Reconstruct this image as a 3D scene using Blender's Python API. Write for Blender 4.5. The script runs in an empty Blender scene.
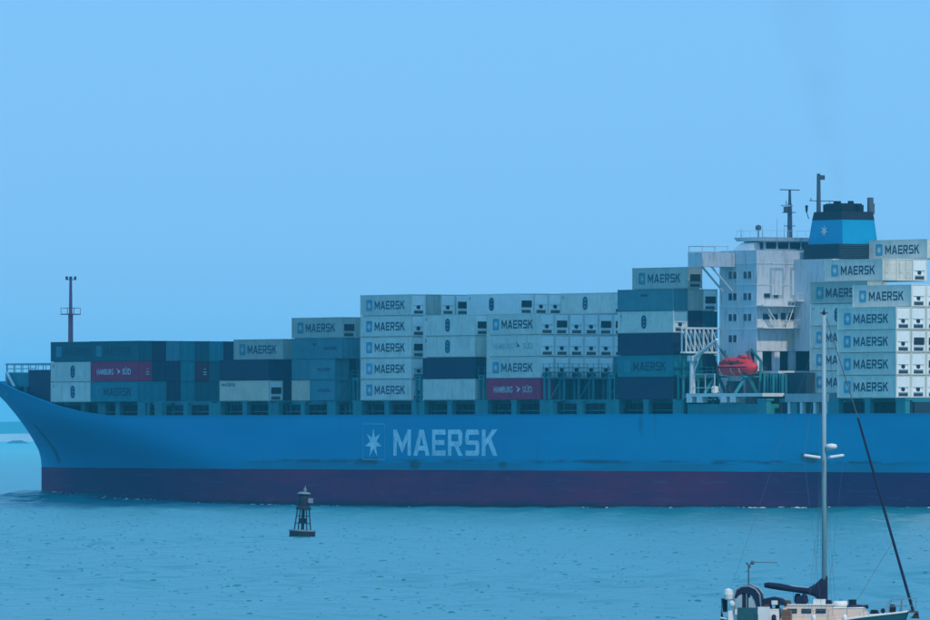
import bpy, bmesh, math, random
import numpy as np
from mathutils import Vector, Matrix
R = math.radians
random.seed(7)
scene = bpy.context.scene
COL = scene.collection

# ------------------------------------------------------------------ camera
CAM_H = 9.8
cam_d = bpy.data.cameras.new('camera')
cam = bpy.data.objects.new('camera', cam_d)
COL.objects.link(cam)
cam_d.sensor_width = 36.0
cam_d.lens = 9318.8 / 930.0 * 36.0
cam_d.clip_start = 1.0
cam_d.clip_end = 60000.0
cam.location = (0, 0, CAM_H)
cam.rotation_euler = (math.pi / 2 + math.atan(123.6 / 9318.8), 0, 0)
scene.camera = cam

# ship frame: x aft, y inboard from the port side, z up from the water
YAW = 0.94176
SHIP_O = (-14.507, 1292.559)
AFT = (math.cos(YAW), -math.sin(YAW))
INB = (math.sin(YAW), math.cos(YAW))

# ------------------------------------------------------------------ light
SUN_EL = R(48)
SUN_OFF = R(3.0)
sx = AFT[0] * math.cos(SUN_OFF) - INB[0] * math.sin(SUN_OFF)
sy = AFT[1] * math.cos(SUN_OFF) - INB[1] * math.sin(SUN_OFF)
world = bpy.data.worlds.new('World')
scene.world = world
world.use_nodes = True
wn = world.node_tree
wn.nodes.clear()
w_out = wn.nodes.new('ShaderNodeOutputWorld')
w_bg = wn.nodes.new('ShaderNodeBackground')
w_sky = wn.nodes.new('ShaderNodeTexSky')
w_sky.sky_type = 'NISHITA'
w_sky.sun_disc = False
w_sky.sun_elevation = SUN_EL
w_sky.sun_rotation = math.atan2(sx, sy)
w_sky.altitude = 0
w_sky.air_density = 1.0
w_sky.dust_density = 0.3
w_sky.ozone_density = 4.0
# a thin bright overcast veil lies over the clear sky: mostly one even pale blue
w_bg.inputs['Strength'].default_value = 0.12
w_mix = wn.nodes.new('ShaderNodeMix')
w_mix.data_type = 'RGBA'
w_mix.inputs['Factor'].default_value = 0.85
VEIL = (0.154, 0.525, 1.0)
w_mix.inputs['B'].default_value = (VEIL[0] / 0.12, VEIL[1] / 0.12, VEIL[2] / 0.12, 1)
wn.links.new(w_sky.outputs[0], w_mix.inputs['A'])
wn.links.new(w_mix.outputs['Result'], w_bg.inputs['Color'])
wn.links.new(w_bg.outputs[0], w_out.inputs['Surface'])

sun_d = bpy.data.lights.new('sun', 'SUN')
sun_d.energy = 2.4
sun_d.angle = R(1.3)
sun_d.color = (1.0, 0.84, 0.66)
sun = bpy.data.objects.new('sun', sun_d)
COL.objects.link(sun)
sun.rotation_euler = Vector((sx * math.cos(SUN_EL), sy * math.cos(SUN_EL), math.sin(SUN_EL))).to_track_quat('Z', 'Y').to_euler()

scene.view_settings.view_transform = 'Standard'
scene.view_settings.look = 'None'
scene.view_settings.exposure = 0.0
scene.view_settings.gamma = 1.0
scene.cycles.volume_bounces = 1

HAZE_DENSITY = 0.9e-4
HAZE_COLOR = (0.12, 0.76, 1.0)

# ------------------------------------------------------------------ materials
def mat(name, col, rough=0.6, metal=0.0, vary=0.12, scale=(0.6, 0.6, 0.6), dirt=None, dirt_amt=0.0, bump=0.0, spec=0.3):
    m = bpy.data.materials.new(name)
    m.use_nodes = True
    nt = m.node_tree
    b = nt.nodes['Principled BSDF']
    b.inputs['Roughness'].default_value = rough
    b.inputs['Metallic'].default_value = metal
    b.inputs['Specular IOR Level'].default_value = spec
    tc = nt.nodes.new('ShaderNodeTexCoord')
    oi = nt.nodes.new('ShaderNodeObjectInfo')
    mp = nt.nodes.new('ShaderNodeMapping')
    mp.inputs['Scale'].default_value = scale
    ad = nt.nodes.new('ShaderNodeVectorMath')
    ad.operation = 'ADD'
    sc_ = nt.nodes.new('ShaderNodeVectorMath')
    sc_.operation = 'SCALE'
    sc_.inputs[0].default_value = (37.0, 91.0, 53.0)
    nt.links.new(oi.outputs['Random'], sc_.inputs['Scale'])
    nt.links.new(tc.outputs['Object'], mp.inputs['Vector'])
    nt.links.new(mp.outputs[0], ad.inputs[0])
    nt.links.new(sc_.outputs[0], ad.inputs[1])
    nz = nt.nodes.new('ShaderNodeTexNoise')
    nz.inputs['Scale'].default_value = 1.0
    nz.inputs['Detail'].default_value = 6.0
    nz.inputs['Roughness'].default_value = 0.65
    nt.links.new(ad.outputs[0], nz.inputs['Vector'])
    mr = nt.nodes.new('ShaderNodeMapRange')
    mr.inputs['From Min'].default_value = 0.3
    mr.inputs['From Max'].default_value = 0.7
    mr.inputs['To Min'].default_value = 1.0 - vary
    mr.inputs['To Max'].default_value = 1.0 + vary
    nt.links.new(nz.outputs['Fac'], mr.inputs['Value'])
    # every copy a slightly different age of paint
    mr2 = nt.nodes.new('ShaderNodeMapRange')
    mr2.inputs['To Min'].default_value = 1.0 - vary * 0.8
    mr2.inputs['To Max'].default_value = 1.0 + vary * 0.5
    nt.links.new(oi.outputs['Random'], mr2.inputs['Value'])
    mu = nt.nodes.new('ShaderNodeMath')
    mu.operation = 'MULTIPLY'
    nt.links.new(mr.outputs[0], mu.inputs[0])
    nt.links.new(mr2.outputs[0], mu.inputs[1])
    vs = nt.nodes.new('ShaderNodeVectorMath')
    vs.operation = 'SCALE'
    vs.inputs[0].default_value = col
    nt.links.new(mu.outputs[0], vs.inputs['Scale'])
    last = vs.outputs[0]
    if dirt is not None:
        mp2 = nt.nodes.new('ShaderNodeMapping')
        mp2.inputs['Scale'].default_value = (1.6, 1.6, 0.22)
        nt.links.new(tc.outputs['Object'], mp2.inputs['Vector'])
        ad2 = nt.nodes.new('ShaderNodeVectorMath')
        nt.links.new(mp2.outputs[0], ad2.inputs[0])
        nt.links.new(sc_.outputs[0], ad2.inputs[1])
        n2 = nt.nodes.new('ShaderNodeTexNoise')
        n2.inputs['Scale'].default_value = 1.3
        n2.inputs['Detail'].default_value = 8.0
        n2.inputs['Roughness'].default_value = 0.7
        nt.links.new(ad2.outputs[0], n2.inputs['Vector'])
        m3 = nt.nodes.new('ShaderNodeMapRange')
        m3.inputs['From Min'].default_value = 0.52
        m3.inputs['From Max'].default_value = 0.72
        m3.inputs['To Max'].default_value = dirt_amt
        nt.links.new(n2.outputs['Fac'], m3.inputs['Value'])
        mx = nt.nodes.new('ShaderNodeMix')
        mx.data_type = 'RGBA'
        nt.links.new(m3.outputs[0], mx.inputs['Factor'])
        nt.links.new(last, mx.inputs['A'])
        mx.inputs['B'].default_value = (*dirt, 1)
        last = mx.outputs['Result']
    nt.links.new(last, b.inputs['Base Color'])
    if bump:
        bp = nt.nodes.new('ShaderNodeBump')
        bp.inputs['Strength'].default_value = bump
        bp.inputs['Distance'].default_value = 0.05
        nt.links.new(nz.outputs['Fac'], bp.inputs['Height'])
        nt.links.new(bp.outputs[0], b.inputs['Normal'])
    return m

RUST = (0.10, 0.05, 0.03)
GRIME = (0.12, 0.13, 0.12)
M = {
    'white': mat('white_container_paint', (0.72, 0.73, 0.64), 0.5, dirt=(0.20, 0.17, 0.13), dirt_amt=0.4),
    'bright_white': mat('fresh_and_lifted_white_paint', (0.86, 0.90, 0.86), 0.5, vary=0.06, dirt=GRIME, dirt_amt=0.15),  # also used to lift the tone of shaded end walls
    'cream': mat('cream_container_paint', (0.74, 0.62, 0.47), 0.55, dirt=(0.2, 0.15, 0.1), dirt_amt=0.4),
    'grey': mat('grey_container_paint', (0.44, 0.50, 0.44), 0.55, dirt=GRIME, dirt_amt=0.4),
    'tealgrey': mat('faded_teal_grey_paint', (0.07, 0.26, 0.31), 0.6, dirt=GRIME, dirt_amt=0.4),
    'teal': mat('teal_container_paint', (0.012, 0.24, 0.29), 0.6, dirt=(0.05, 0.09, 0.1), dirt_amt=0.5),
    'darkteal': mat('dark_teal_container_paint', (0.008, 0.12, 0.15), 0.6, dirt=(0.03, 0.05, 0.06), dirt_amt=0.5),
    'navy': mat('navy_container_paint', (0.012, 0.026, 0.075), 0.6, dirt=(0.03, 0.03, 0.04), dirt_amt=0.5),
    'red': mat('deep_red_container_paint', (0.46, 0.003, 0.095), 0.6, dirt=(0.07, 0.02, 0.03), dirt_amt=0.5),
    'maroon': mat('dull_maroon_container_paint', (0.10, 0.008, 0.05), 0.6, dirt=(0.03, 0.02, 0.03), dirt_amt=0.5),
    'letter_dark': mat('dark_blue_lettering', (0.03, 0.085, 0.14), 0.6, vary=0.35),
    'letter_pale': mat('pale_lettering', (0.55, 0.6, 0.62), 0.6, vary=0.3, scale=(2, 2, 2)),
    'letter_teal': mat('faded_teal_lettering', (0.012, 0.055, 0.09), 0.6, vary=0.2),
    'letter_ghost': mat('worn_grey_lettering', (0.36, 0.44, 0.47), 0.6, vary=0.2),
    'cyan': mat('cyan_emblem_paint', (0.06, 0.36, 0.52), 0.5, vary=0.15),
    'cyan_dull': mat('faded_cyan_emblem_paint', (0.04, 0.24, 0.30), 0.5, vary=0.15),
    'machine_dark': mat('dark_grille', (0.014, 0.018, 0.028), 0.7),
    'hull_letter': mat('pale_hull_lettering', (0.62, 0.84, 0.88), 0.55, vary=0.22, scale=(0.8, 0.8, 0.8), dirt=(0.05, 0.25, 0.42), dirt_amt=0.6),
    'hull_outline': mat('faint_hull_outline', (0.16, 0.52, 0.68), 0.55),
    'steel_teal': mat('sea_green_deck_steel', (0.02, 0.24, 0.27), 0.65, dirt=RUST, dirt_amt=0.5),
    'steel_dark': mat('dark_deck_steel', (0.014, 0.040, 0.065), 0.7, dirt=(0.05, 0.035, 0.03), dirt_amt=0.4),
    'house': mat('white_deckhouse_paint', (0.62, 0.67, 0.70), 0.55, vary=0.08, scale=(0.25, 0.25, 0.25), dirt=(0.27, 0.21, 0.18), dirt_amt=0.9),
    'house_cream': mat('cream_panel_paint', (0.62, 0.55, 0.42), 0.6),
    'house_pink': mat('pinkish_white_paint', (0.60, 0.38, 0.38), 0.6, dirt=(0.3, 0.2, 0.17), dirt_amt=0.5),  # pinkish tone for one panel of the aft face
    'house_grey': mat('grey_green_panel_paint', (0.34, 0.44, 0.47), 0.6, dirt=GRIME, dirt_amt=0.4),
    'white_steel': mat('white_painted_steel', (0.70, 0.74, 0.73), 0.5, dirt=(0.3, 0.25, 0.2), dirt_amt=0.3),
    'window': mat('dark_window_glass', (0.012, 0.03, 0.05), 0.15, spec=0.5),
    'funnel_blue': mat('funnel_light_blue_paint', (0.004, 0.34, 0.56), 0.5, vary=0.06),
    'funnel_black': mat('funnel_black_paint', (0.012, 0.014, 0.03), 0.6),
    'mast_grey': mat('mast_grey_paint', (0.13, 0.14, 0.17), 0.6, dirt=(0.14, 0.07, 0.05), dirt_amt=0.6),
    'mast_red': mat('mast_dull_red_paint', (0.42, 0.13, 0.20), 0.6, dirt=(0.1, 0.08, 0.08), dirt_amt=0.5),
    'lifeboat': mat('orange_red_lifeboat_shell', (0.66, 0.022, 0.035), 0.45, vary=0.15),
    'buoy': mat('dark_buoy_paint', (0.010, 0.013, 0.03), 0.6, vary=0.3, scale=(2, 2, 2), dirt=(0.06, 0.07, 0.09), dirt_amt=0.4),
    'buoy_pale': mat('guano_stained_grey', (0.16, 0.21, 0.24), 0.7, vary=0.25, scale=(3, 3, 3)),
    'gel_white': mat('white_gelcoat', (0.78, 0.78, 0.74), 0.35, vary=0.06, dirt=(0.5, 0.45, 0.36), dirt_amt=0.3),
    'gel_cream': mat('cream_gelcoat', (0.72, 0.56, 0.44), 0.4, vary=0.08),
    'boat_green': mat('dark_green_hull_paint', (0.012, 0.09, 0.11), 0.35, vary=0.1),
    'canvas_navy': mat('navy_canvas', (0.014, 0.018, 0.05), 0.9, vary=0.25, scale=(3, 3, 3), bump=0.3),
    'canvas_teal': mat('teal_weather_cloth', (0.02, 0.10, 0.12), 0.9, vary=0.2, scale=(3, 3, 3), bump=0.3),
    'spar': mat('painted_aluminium_spar', (0.27, 0.42, 0.46), 0.4, vary=0.05),
    'stainless': mat('stainless_tube', (0.35, 0.38, 0.40), 0.35, metal=0.6),
    'wire': mat('rigging_wire', (0.10, 0.13, 0.15), 0.5),
    'black': mat('black_rubber', (0.012, 0.013, 0.016), 0.7),
    'wood': mat('brown_teak', (0.16, 0.08, 0.045), 0.6, vary=0.25),
    'rock': mat('wet_dark_rock', (0.03, 0.04, 0.045), 0.8, vary=0.3),
    'hill': mat('wooded_far_hill', (0.04, 0.07, 0.08), 0.9, vary=0.35, scale=(0.01, 0.01, 0.03)),
    'beach': mat('pale_far_beach', (0.52, 0.55, 0.56), 0.9, vary=0.15, scale=(0.02, 0.02, 0.05)),
    'foam': mat('white_water', (0.62, 0.70, 0.72), 0.8, vary=0.15),
}

# ------------------------------------------------------------------ mesh helpers
class MB:
    def __init__(self):
        self.v = []; self.f = []; self.m = []
    def quad(self, pts, mi=0):
        n = len(self.v)
        self.v += [tuple(p) for p in pts]
        self.f.append(tuple(range(n, n + len(pts)))); self.m.append(mi)
    def box(self, x0, x1, y0, y1, z0, z1, mi=0):
        n = len(self.v)
        self.v += [(x0, y0, z0), (x1, y0, z0), (x1, y1, z0), (x0, y1, z0), (x0, y0, z1), (x1, y0, z1), (x1, y1, z1), (x0, y1, z1)]
        for q in ((0, 3, 2, 1), (4, 5, 6, 7), (0, 1, 5, 4), (1, 2, 6, 5), (2, 3, 7, 6), (3, 0, 4, 7)):
            self.f.append(tuple(n + i for i in q)); self.m.append(mi)
        return self
    def frustum(self, b, t, z0, z1, mi=0):
        # b, t = (x0,x1,y0,y1) at bottom and top
        n = len(self.v)
        for (x0, x1, y0, y1), z in ((b, z0), (t, z1)):
            self.v += [(x0, y0, z), (x1, y0, z), (x1, y1, z), (x0, y1, z)]
        for q in ((0, 3, 2, 1), (4, 5, 6, 7), (0, 1, 5, 4), (1, 2, 6, 5), (2, 3, 7, 6), (3, 0, 4, 7)):
            self.f.append(tuple(n + i for i in q)); self.m.append(mi)
        return self
    def tube(self, p, q, r0, r1=None, n=8, mi=0, cap=True):
        r1 = r0 if r1 is None else r1
        p = Vector(p); q = Vector(q)
        d = (q - p).normalized()
        u = d.orthogonal().normalized(); w = d.cross(u)
        s = len(self.v)
        for c, r in ((p, r0), (q, r1)):
            for k in range(n):
                a = 2 * math.pi * k / n
                self.v.append(tuple(c + (u * math.cos(a) + w * math.sin(a)) * r))
        for k in range(n):
            self.f.append((s + k, s + (k + 1) % n, s + n + (k + 1) % n, s + n + k)); self.m.append(mi)
        if cap:
            self.f.append(tuple(s + k for k in reversed(range(n)))); self.m.append(mi)
            self.f.append(tuple(s + n + k for k in range(n))); self.m.append(mi)
        return self
    def path(self, pts, r, n=6, mi=0):
        for a, b in zip(pts[:-1], pts[1:]):
            self.tube(a, b, r, r, n, mi)
        return self
    def lathe(self, prof, c=(0, 0, 0), n=24, mi=0):
        s = len(self.v)
        for r, z in prof:
            for k in range(n):
                a = 2 * math.pi * k / n
                self.v.append((c[0] + r * math.cos(a), c[1] + r * math.sin(a), c[2] + z))
        for i in range(len(prof) - 1):
            for k in range(n):
                self.f.append((s + i * n + k, s + i * n + (k + 1) % n, s + (i + 1) * n + (k + 1) % n, s + (i + 1) * n + k)); self.m.append(mi)
        self.f.append(tuple(s + k for k in reversed(range(n)))); self.m.append(mi)
        e = s + (len(prof) - 1) * n
        self.f.append(tuple(e + k for k in range(n))); self.m.append(mi)
        return self
    def grid(self, rows, mi=0, flip=False):
        s = len(self.v); w = len(rows[0])
        for r in rows:
            self.v += [tuple(p) for p in r]
        for i in range(len(rows) - 1):
            for j in range(w - 1):
                q = (s + i * w + j, s + i * w + j + 1, s + (i + 1) * w + j + 1, s + (i + 1) * w + j)
                self.f.append(q[::-1] if flip else q); self.m.append(mi)
        return self
    def mesh(self, name, mats, smooth=False):
        me = bpy.data.meshes.new(name)
        me.from_pydata(self.v, [], self.f)
        if not isinstance(mats, (list, tuple)):
            mats = [mats]
        for m in mats:
            me.materials.append(M[m] if isinstance(m, str) else m)
        me.polygons.foreach_set('material_index', self.m)
        if smooth:
            me.polygons.foreach_set('use_smooth', [True] * len(me.polygons))
        me.update()
        return me
    def build(self, name, mats, parent=None, smooth=False, loc=None):
        return put(name, self.mesh(name, mats, smooth), parent, loc)

def put(name, me, parent=None, loc=None, material=None):
    o = bpy.data.objects.new(name, me)
    COL.objects.link(o)
    if parent: o.parent = parent
    if loc: o.location = loc
    if material is not None and len(me.materials):
        o.material_slots[0].link = 'OBJECT'
        o.material_slots[0].material = material
    return o

def tag(o, label=None, cat=None, group=None, kind=None):
    if label: o['label'] = label
    if cat: o['category'] = cat
    if group: o['group'] = group
    if kind: o['kind'] = kind
    return o

def empty(name, loc=(0, 0, 0), rz=0.0):
    o = bpy.data.objects.new(name, None)
    COL.objects.link(o)
    o.location = loc; o.rotation_euler = (0, 0, rz)
    o.empty_display_size = 0.5
    return o

def ship_to_world(x, y, z=0.0):
    return (SHIP_O[0] + AFT[0] * x + INB[0] * y, SHIP_O[1] + AFT[1] * x + INB[1] * y, z)
SHIP_RZ = math.atan2(AFT[1], AFT[0])

W_ = 0.235
GLYPH = {
    'M': (1.22, [[(0, 0), (W_ * .82, 0), (W_ * .82, 1), (0, 1)], [(1 - W_ * .82, 0), (1, 0), (1, 1), (1 - W_ * .82, 1)], [(W_ * .82, 1), (W_ * .82, .60), (.5, .08), (.5, .48)], [(1 - W_ * .82, .60), (1 - W_ * .82, 1), (.5, .48), (.5, .08)]]),
    'A': (1.12, [[(0, 0), (.25, 0), (.5, .74), (.5, 1), (.36, 1)], [(.75, 0), (1, 0), (.64, 1), (.5, 1), (.5, .74)], [(.3176, .2), (.6824, .2), (.6216, .38), (.3784, .38)]]),
    'E': (0.92, [[(0, 0), (W_, 0), (W_, 1), (0, 1)], [(W_, 0), (1, 0), (1, .2), (W_, .2)], [(W_, .41), (.92, .41), (.92, .60), (W_, .60)], [(W_, .8), (1, .8), (1, 1), (W_, 1)]]),
    'R': (1.0, [[(0, 0), (W_, 0), (W_, 1), (0, 1)], [(W_, .82), (.82, .82), (.94, .92), (.82, 1), (W_, 1)], [(.70, .55), (.96, .55), (.98, .62), (.98, .86), (.94, .92), (.82, .82), (.70, .82)], [(W_, .36), (.82, .36), (.96, .48), (.96, .55), (W_, .55)], [(.44, .36), (.72, .36), (1, 0), (.72, 0)]]),
    'S': (0.96, [[(.04, .8), (1 - .02, .8), (.98, .92), (.88, 1), (.14, 1), (.04, .9)], [(0, .56), (.26, .56), (.26, .8), (.04, .8), (0, .74)], [(.0, .56), (.08, .42), (.9, .42), (1, .5), (.92, .58), (.26, .58), (.26, .56)], [(.74, .2), (1, .2), (1, .5), (.9, .42), (.74, .42)], [(.02, 0), (.88, 0), (1, .1), (1, .2), (.02, .2)]]),
    'K': (1.06, [[(0, 0), (W_, 0), (W_, 1), (0, 1)], [(W_, .36), (1, 1), (.68, 1), (W_, .62)], [(.40, .495), (.72, 0), (1, 0), (.60, .663)]]),
}
_blk = {}
def block_text(s, width, height, matname):
    key = (s, width, height, matname)
    if key in _blk: return _blk[key]
    gap = 0.17
    tot = sum(GLYPH[ch][0] for ch in s) + gap * (len(s) - 1)
    b = MB(); x = 0.0
    for ch in s:
        w, polys = GLYPH[ch]
        for p in polys:
            a = sum(p[i][0] * p[(i + 1) % len(p)][1] - p[(i + 1) % len(p)][0] * p[i][1] for i in range(len(p)))
            q = p if a > 0 else p[::-1]
            b.quad([((x + u * w) / tot * width, 0, v * height) for u, v in q])
        x += w + gap
    _blk[key] = b.mesh('lettering', matname)
    return _blk[key]
_txt = {}
def text_mesh(s, width, height, matname, bold=0.03, y=0.0):
    """flat print in the XZ plane, lower left corner at the origin, facing -Y"""
    key = (s, width, height, matname, bold)
    if key in _txt: return _txt[key]
    cu = bpy.data.curves.new('lettering', 'FONT')
    cu.body = s
    cu.size = 1.0
    cu.offset = bold
    cu.resolution_u = 3
    cu.space_character = 1.04
    ob = bpy.data.objects.new('lettering', cu)
    COL.objects.link(ob)
    dg = bpy.context.evaluated_depsgraph_get()
    me = bpy.data.meshes.new_from_object(ob.evaluated_get(dg))
    bpy.data.objects.remove(ob)
    co = np.empty(len(me.vertices) * 3); me.vertices.foreach_get('co', co)
    co = co.reshape(-1, 3)
    mn = co.min(0); mx = co.max(0)
    x = (co[:, 0] - mn[0]) / (mx[0] - mn[0]) * width
    z = (co[:, 1] - mn[1]) / (mx[1] - mn[1]) * height
    out = np.stack([x, np.zeros_like(x), z], 1)
    me.vertices.foreach_set('co', out.reshape(-1)); me.update()
    me.materials.clear(); me.materials.append(M[matname])
    _txt[key] = me
    return me

def star_pts(r, r2, n=7):
    return [((r if k % 2 == 0 else r2) * math.sin(math.pi * k / n), (r if k % 2 == 0 else r2) * math.cos(math.pi * k / n)) for k in range(2 * n)]

# ------------------------------------------------------------------ the sea
def ship_wave(X, Y):
    """height of the ship's own wave at ship coordinates: crest at bow and quarter, trough amidships"""
    pts_x = [-200, -125, -112, -104, -96, -75, -40, 0, 40, 80, 120, 160, 200, 300]
    pts_h = [0, 0, 0.45, 1.25, 1.15, 0.50, -0.10, -0.32, -0.30, 0.05, 0.30, 0.35, 0.3, 0]
    h = np.interp(X, pts_x, pts_h)
    b = np.interp(X, [-112, -104, -95, -80, -60, -40, 130, 185], [1.5, 0.5, 4.2, 8.2, 12.2, 14.8, 16.2, 6])
    d = np.maximum(np.abs(Y - 16.2) - b, 0.0)
    return h * np.exp(-(d / np.where(X < -60, 11.0, 20.0)) ** 2) + 0.25 * np.exp(-((d - 17) / 4.0) ** 2) * np.clip((X + 120) / 20, 0, 1) * np.clip((0 - X) / 90, 0, 1)

def sea_height(x, y):
    rs = np.random.RandomState(3)
    h = np.zeros_like(x)
    for k in range(28):
        lam = 3.4 * (1.08 ** k)
        a = R(200) + rs.normal(0, 0.55)
        ph = rs.uniform(0, 6.28)
        amp = 0.019 * lam ** 0.36
        h += amp * np.sin((x * math.cos(a) + y * math.sin(a)) * 2 * math.pi / lam + ph + 0.8 * np.sin(x * 0.031 + y * 0.017 + k))
    # patchy wind: calmer and rougher water
    patch = 0.75 + 0.35 * np.sin(x * 0.021 + 1.3 * np.sin(y * 0.011)) * np.sin(y * 0.013 + 0.7)
    # broken, steeper water thrown up round the stem
    X = (x - SHIP_O[0]) * AFT[0] + (y - SHIP_O[1]) * AFT[1]; Y = (x - SHIP_O[0]) * INB[0] + (y - SHIP_O[1]) * INB[1]
    env = np.exp(-((X + 92) / 34.0) ** 2) * np.exp(-((Y + 4) / 20.0) ** 2)
    ch = np.zeros_like(x)
    for k in range(10):
        lam = rs.uniform(3.0, 9.0); a = rs.uniform(0, 6.28); ph = rs.uniform(0, 6.28)
        ch += 0.045 * lam ** 0.6 * np.sin((x * math.cos(a) + y * math.sin(a)) * 2 * math.pi / lam + ph + 0.9 * np.sin(x * 0.11 + k))
    return h * patch + env * ch

gx0, gx1, gy0, gy1 = -150.0, 150.0, 380.0, 1480.0
nx, ny = 376, 786
xs = np.linspace(gx0, gx1, nx); ys = np.linspace(gy0, gy1, ny)
GX, GY = np.meshgrid(xs, ys)
H = sea_height(GX, GY)
dx, dy = GX - SHIP_O[0], GY - SHIP_O[1]
H = H + ship_wave(dx * AFT[0] + dy * AFT[1], dx * INB[0] + dy * INB[1])
edge = np.minimum(np.minimum((GX - gx0), (gx1 - GX)) / 10.0, np.minimum((GY - gy0), (gy1 - GY)) / 30.0)
H = H * np.clip(edge, 0, 1)
verts = np.stack([GX, GY, H], -1).reshape(-1, 3)
i0 = (np.arange(ny - 1)[:, None] * nx + np.arange(nx - 1)[None, :]).reshape(-1)
faces = np.stack([i0, i0 + 1, i0 + nx + 1, i0 + nx], 1)
SX0, SX1, SY0, SY1 = -2500.0, 2500.0, -300.0, 16600.0
nb = len(verts)
ov = [(SX0, SY0, 0), (SX1, SY0, 0), (SX1, SY1, 0), (SX0, SY1, 0)]
c00, c10, c11, c01 = 0, nx - 1, ny * nx - 1, (ny - 1) * nx
verts_l = verts.tolist() + ov
south = list(range(c00, c10 + 1)); north = list(range(c01, c11 + 1))
west = [r * nx for r in range(ny)]; east = [r * nx + nx - 1 for r in range(ny)]
faces_l = faces.tolist()
faces_l.append([nb, nb + 1] + south[::-1])
faces_l.append([nb + 1, nb + 2] + east[::-1])
faces_l.append([nb + 2, nb + 3] + north)
faces_l.append([nb + 3, nb] + west)
sea_me = bpy.data.meshes.new('sea')
sea_me.from_pydata(verts_l, [], faces_l)
sea_me.polygons.foreach_set('use_smooth', [True] * len(sea_me.polygons))
wm = bpy.data.materials.new('sea_water')
wm.use_nodes = True
nt = wm.node_tree
pb = nt.nodes['Principled BSDF']
pb.inputs['Roughness'].default_value = 0.22
pb.inputs['IOR'].default_value = 1.33
tc = nt.nodes.new('ShaderNodeTexCoord')
def wnoise(scale, detail, sc3):
    mp = nt.nodes.new('ShaderNodeMapping'); mp.inputs['Scale'].default_value = sc3
    mp.inputs['Rotation'].default_value = (0, 0, R(14))
    nt.links.new(tc.outputs['Object'], mp.inputs['Vector'])
    n = nt.nodes.new('ShaderNodeTexNoise')
    n.inputs['Scale'].default_value = scale; n.inputs['Detail'].default_value = detail
    nt.links.new(mp.outputs[0], n.inputs['Vector'])
    return n
n1 = wnoise(0.9, 6, (1, 0.7, 1))
n2 = wnoise(0.035, 3, (1.0, 0.35, 1))
bp = nt.nodes.new('ShaderNodeBump')
bp.inputs['Strength'].default_value = 0.6
bp.inputs['Distance'].default_value = 0.3
nt.links.new(n1.outputs['Fac'], bp.inputs['Height'])
nt.links.new(bp.outputs[0], pb.inputs['Normal'])
cr = nt.nodes.new('ShaderNodeMix'); cr.data_type = 'RGBA'
cr.inputs['A'].default_value = (0.004, 0.165, 0.185, 1)
cr.inputs['B'].default_value = (0.007, 0.215, 0.235, 1)
nt.links.new(n2.outputs['Fac'], cr.inputs['Factor'])
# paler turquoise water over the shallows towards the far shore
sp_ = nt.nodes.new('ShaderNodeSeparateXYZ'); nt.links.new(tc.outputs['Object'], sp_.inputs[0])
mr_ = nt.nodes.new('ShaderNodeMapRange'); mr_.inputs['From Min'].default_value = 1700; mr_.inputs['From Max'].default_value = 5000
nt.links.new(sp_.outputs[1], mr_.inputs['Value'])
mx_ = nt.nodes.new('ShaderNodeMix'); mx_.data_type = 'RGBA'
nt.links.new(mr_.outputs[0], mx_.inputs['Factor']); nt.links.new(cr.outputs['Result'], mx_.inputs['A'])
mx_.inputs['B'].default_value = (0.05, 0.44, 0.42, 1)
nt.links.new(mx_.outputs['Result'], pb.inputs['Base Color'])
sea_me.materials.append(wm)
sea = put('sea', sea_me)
tag(sea, kind='structure')

# short steep wavelets breaking the surface between the camera and the ship
def wavelets():
    rw = np.random.RandomState(12); n = 15000
    px = rw.uniform(-85, 75, n); py = rw.uniform(415, 1330, n)
    keep = np.abs(px) < py * 0.0515 + 4
    dX = (px - SHIP_O[0]) * AFT[0] + (py - SHIP_O[1]) * AFT[1]; dY = (px - SHIP_O[0]) * INB[0] + (py - SHIP_O[1]) * INB[1]
    keep &= (dY < -2.5) | (dX < -106)
    px, py, dX, dY = px[keep], py[keep], dX[keep], dY[keep]
    base = sea_height(px, py) + ship_wave(dX, dY)
    hh = np.clip(rw.lognormal(math.log(0.023), 0.45, len(px)), 0.012, 0.07)
    ln = hh * rw.uniform(2.2, 6.5, len(px)); an = rw.normal(0.15, 0.35, len(px))
    vs, fs = [], []
    for x, y, z, h, l, a in zip(px, py, base, hh, ln, an):
        u = (math.cos(a), math.sin(a)); w = (-u[1], u[0]); k = len(vs)
        prof = [(-1.0, 0.0), (-0.45, 0.72), (0.1, 1.0), (0.6, 0.6), (1.0, 0.0)]
        for t, q in prof:
            cx, cy = x + u[0] * l * t, y + u[1] * l * t
            f_ = h * 2.0 * q + 0.01; r_ = h * 4.0 * q + 0.01
            vs += [(cx - w[0] * f_, cy - w[1] * f_, z - 0.02), (cx, cy, z + h * q), (cx + w[0] * r_, cy + w[1] * r_, z - 0.02)]
        for i in range(4):
            o_ = k + i * 3
            fs += [(o_, o_ + 3, o_ + 4, o_ + 1), (o_ + 1, o_ + 4, o_ + 5, o_ + 2)]
    me = bpy.data.meshes.new('wavelets'); me.from_pydata(vs, [], fs)
    me.polygons.foreach_set('use_smooth', [True] * len(me.polygons))
    me.materials.append(wm)
    return tag(put('wavelets', me), 'short choppy wavelets scattered over the blue water', 'water', kind='stuff')
wavelets()

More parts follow.
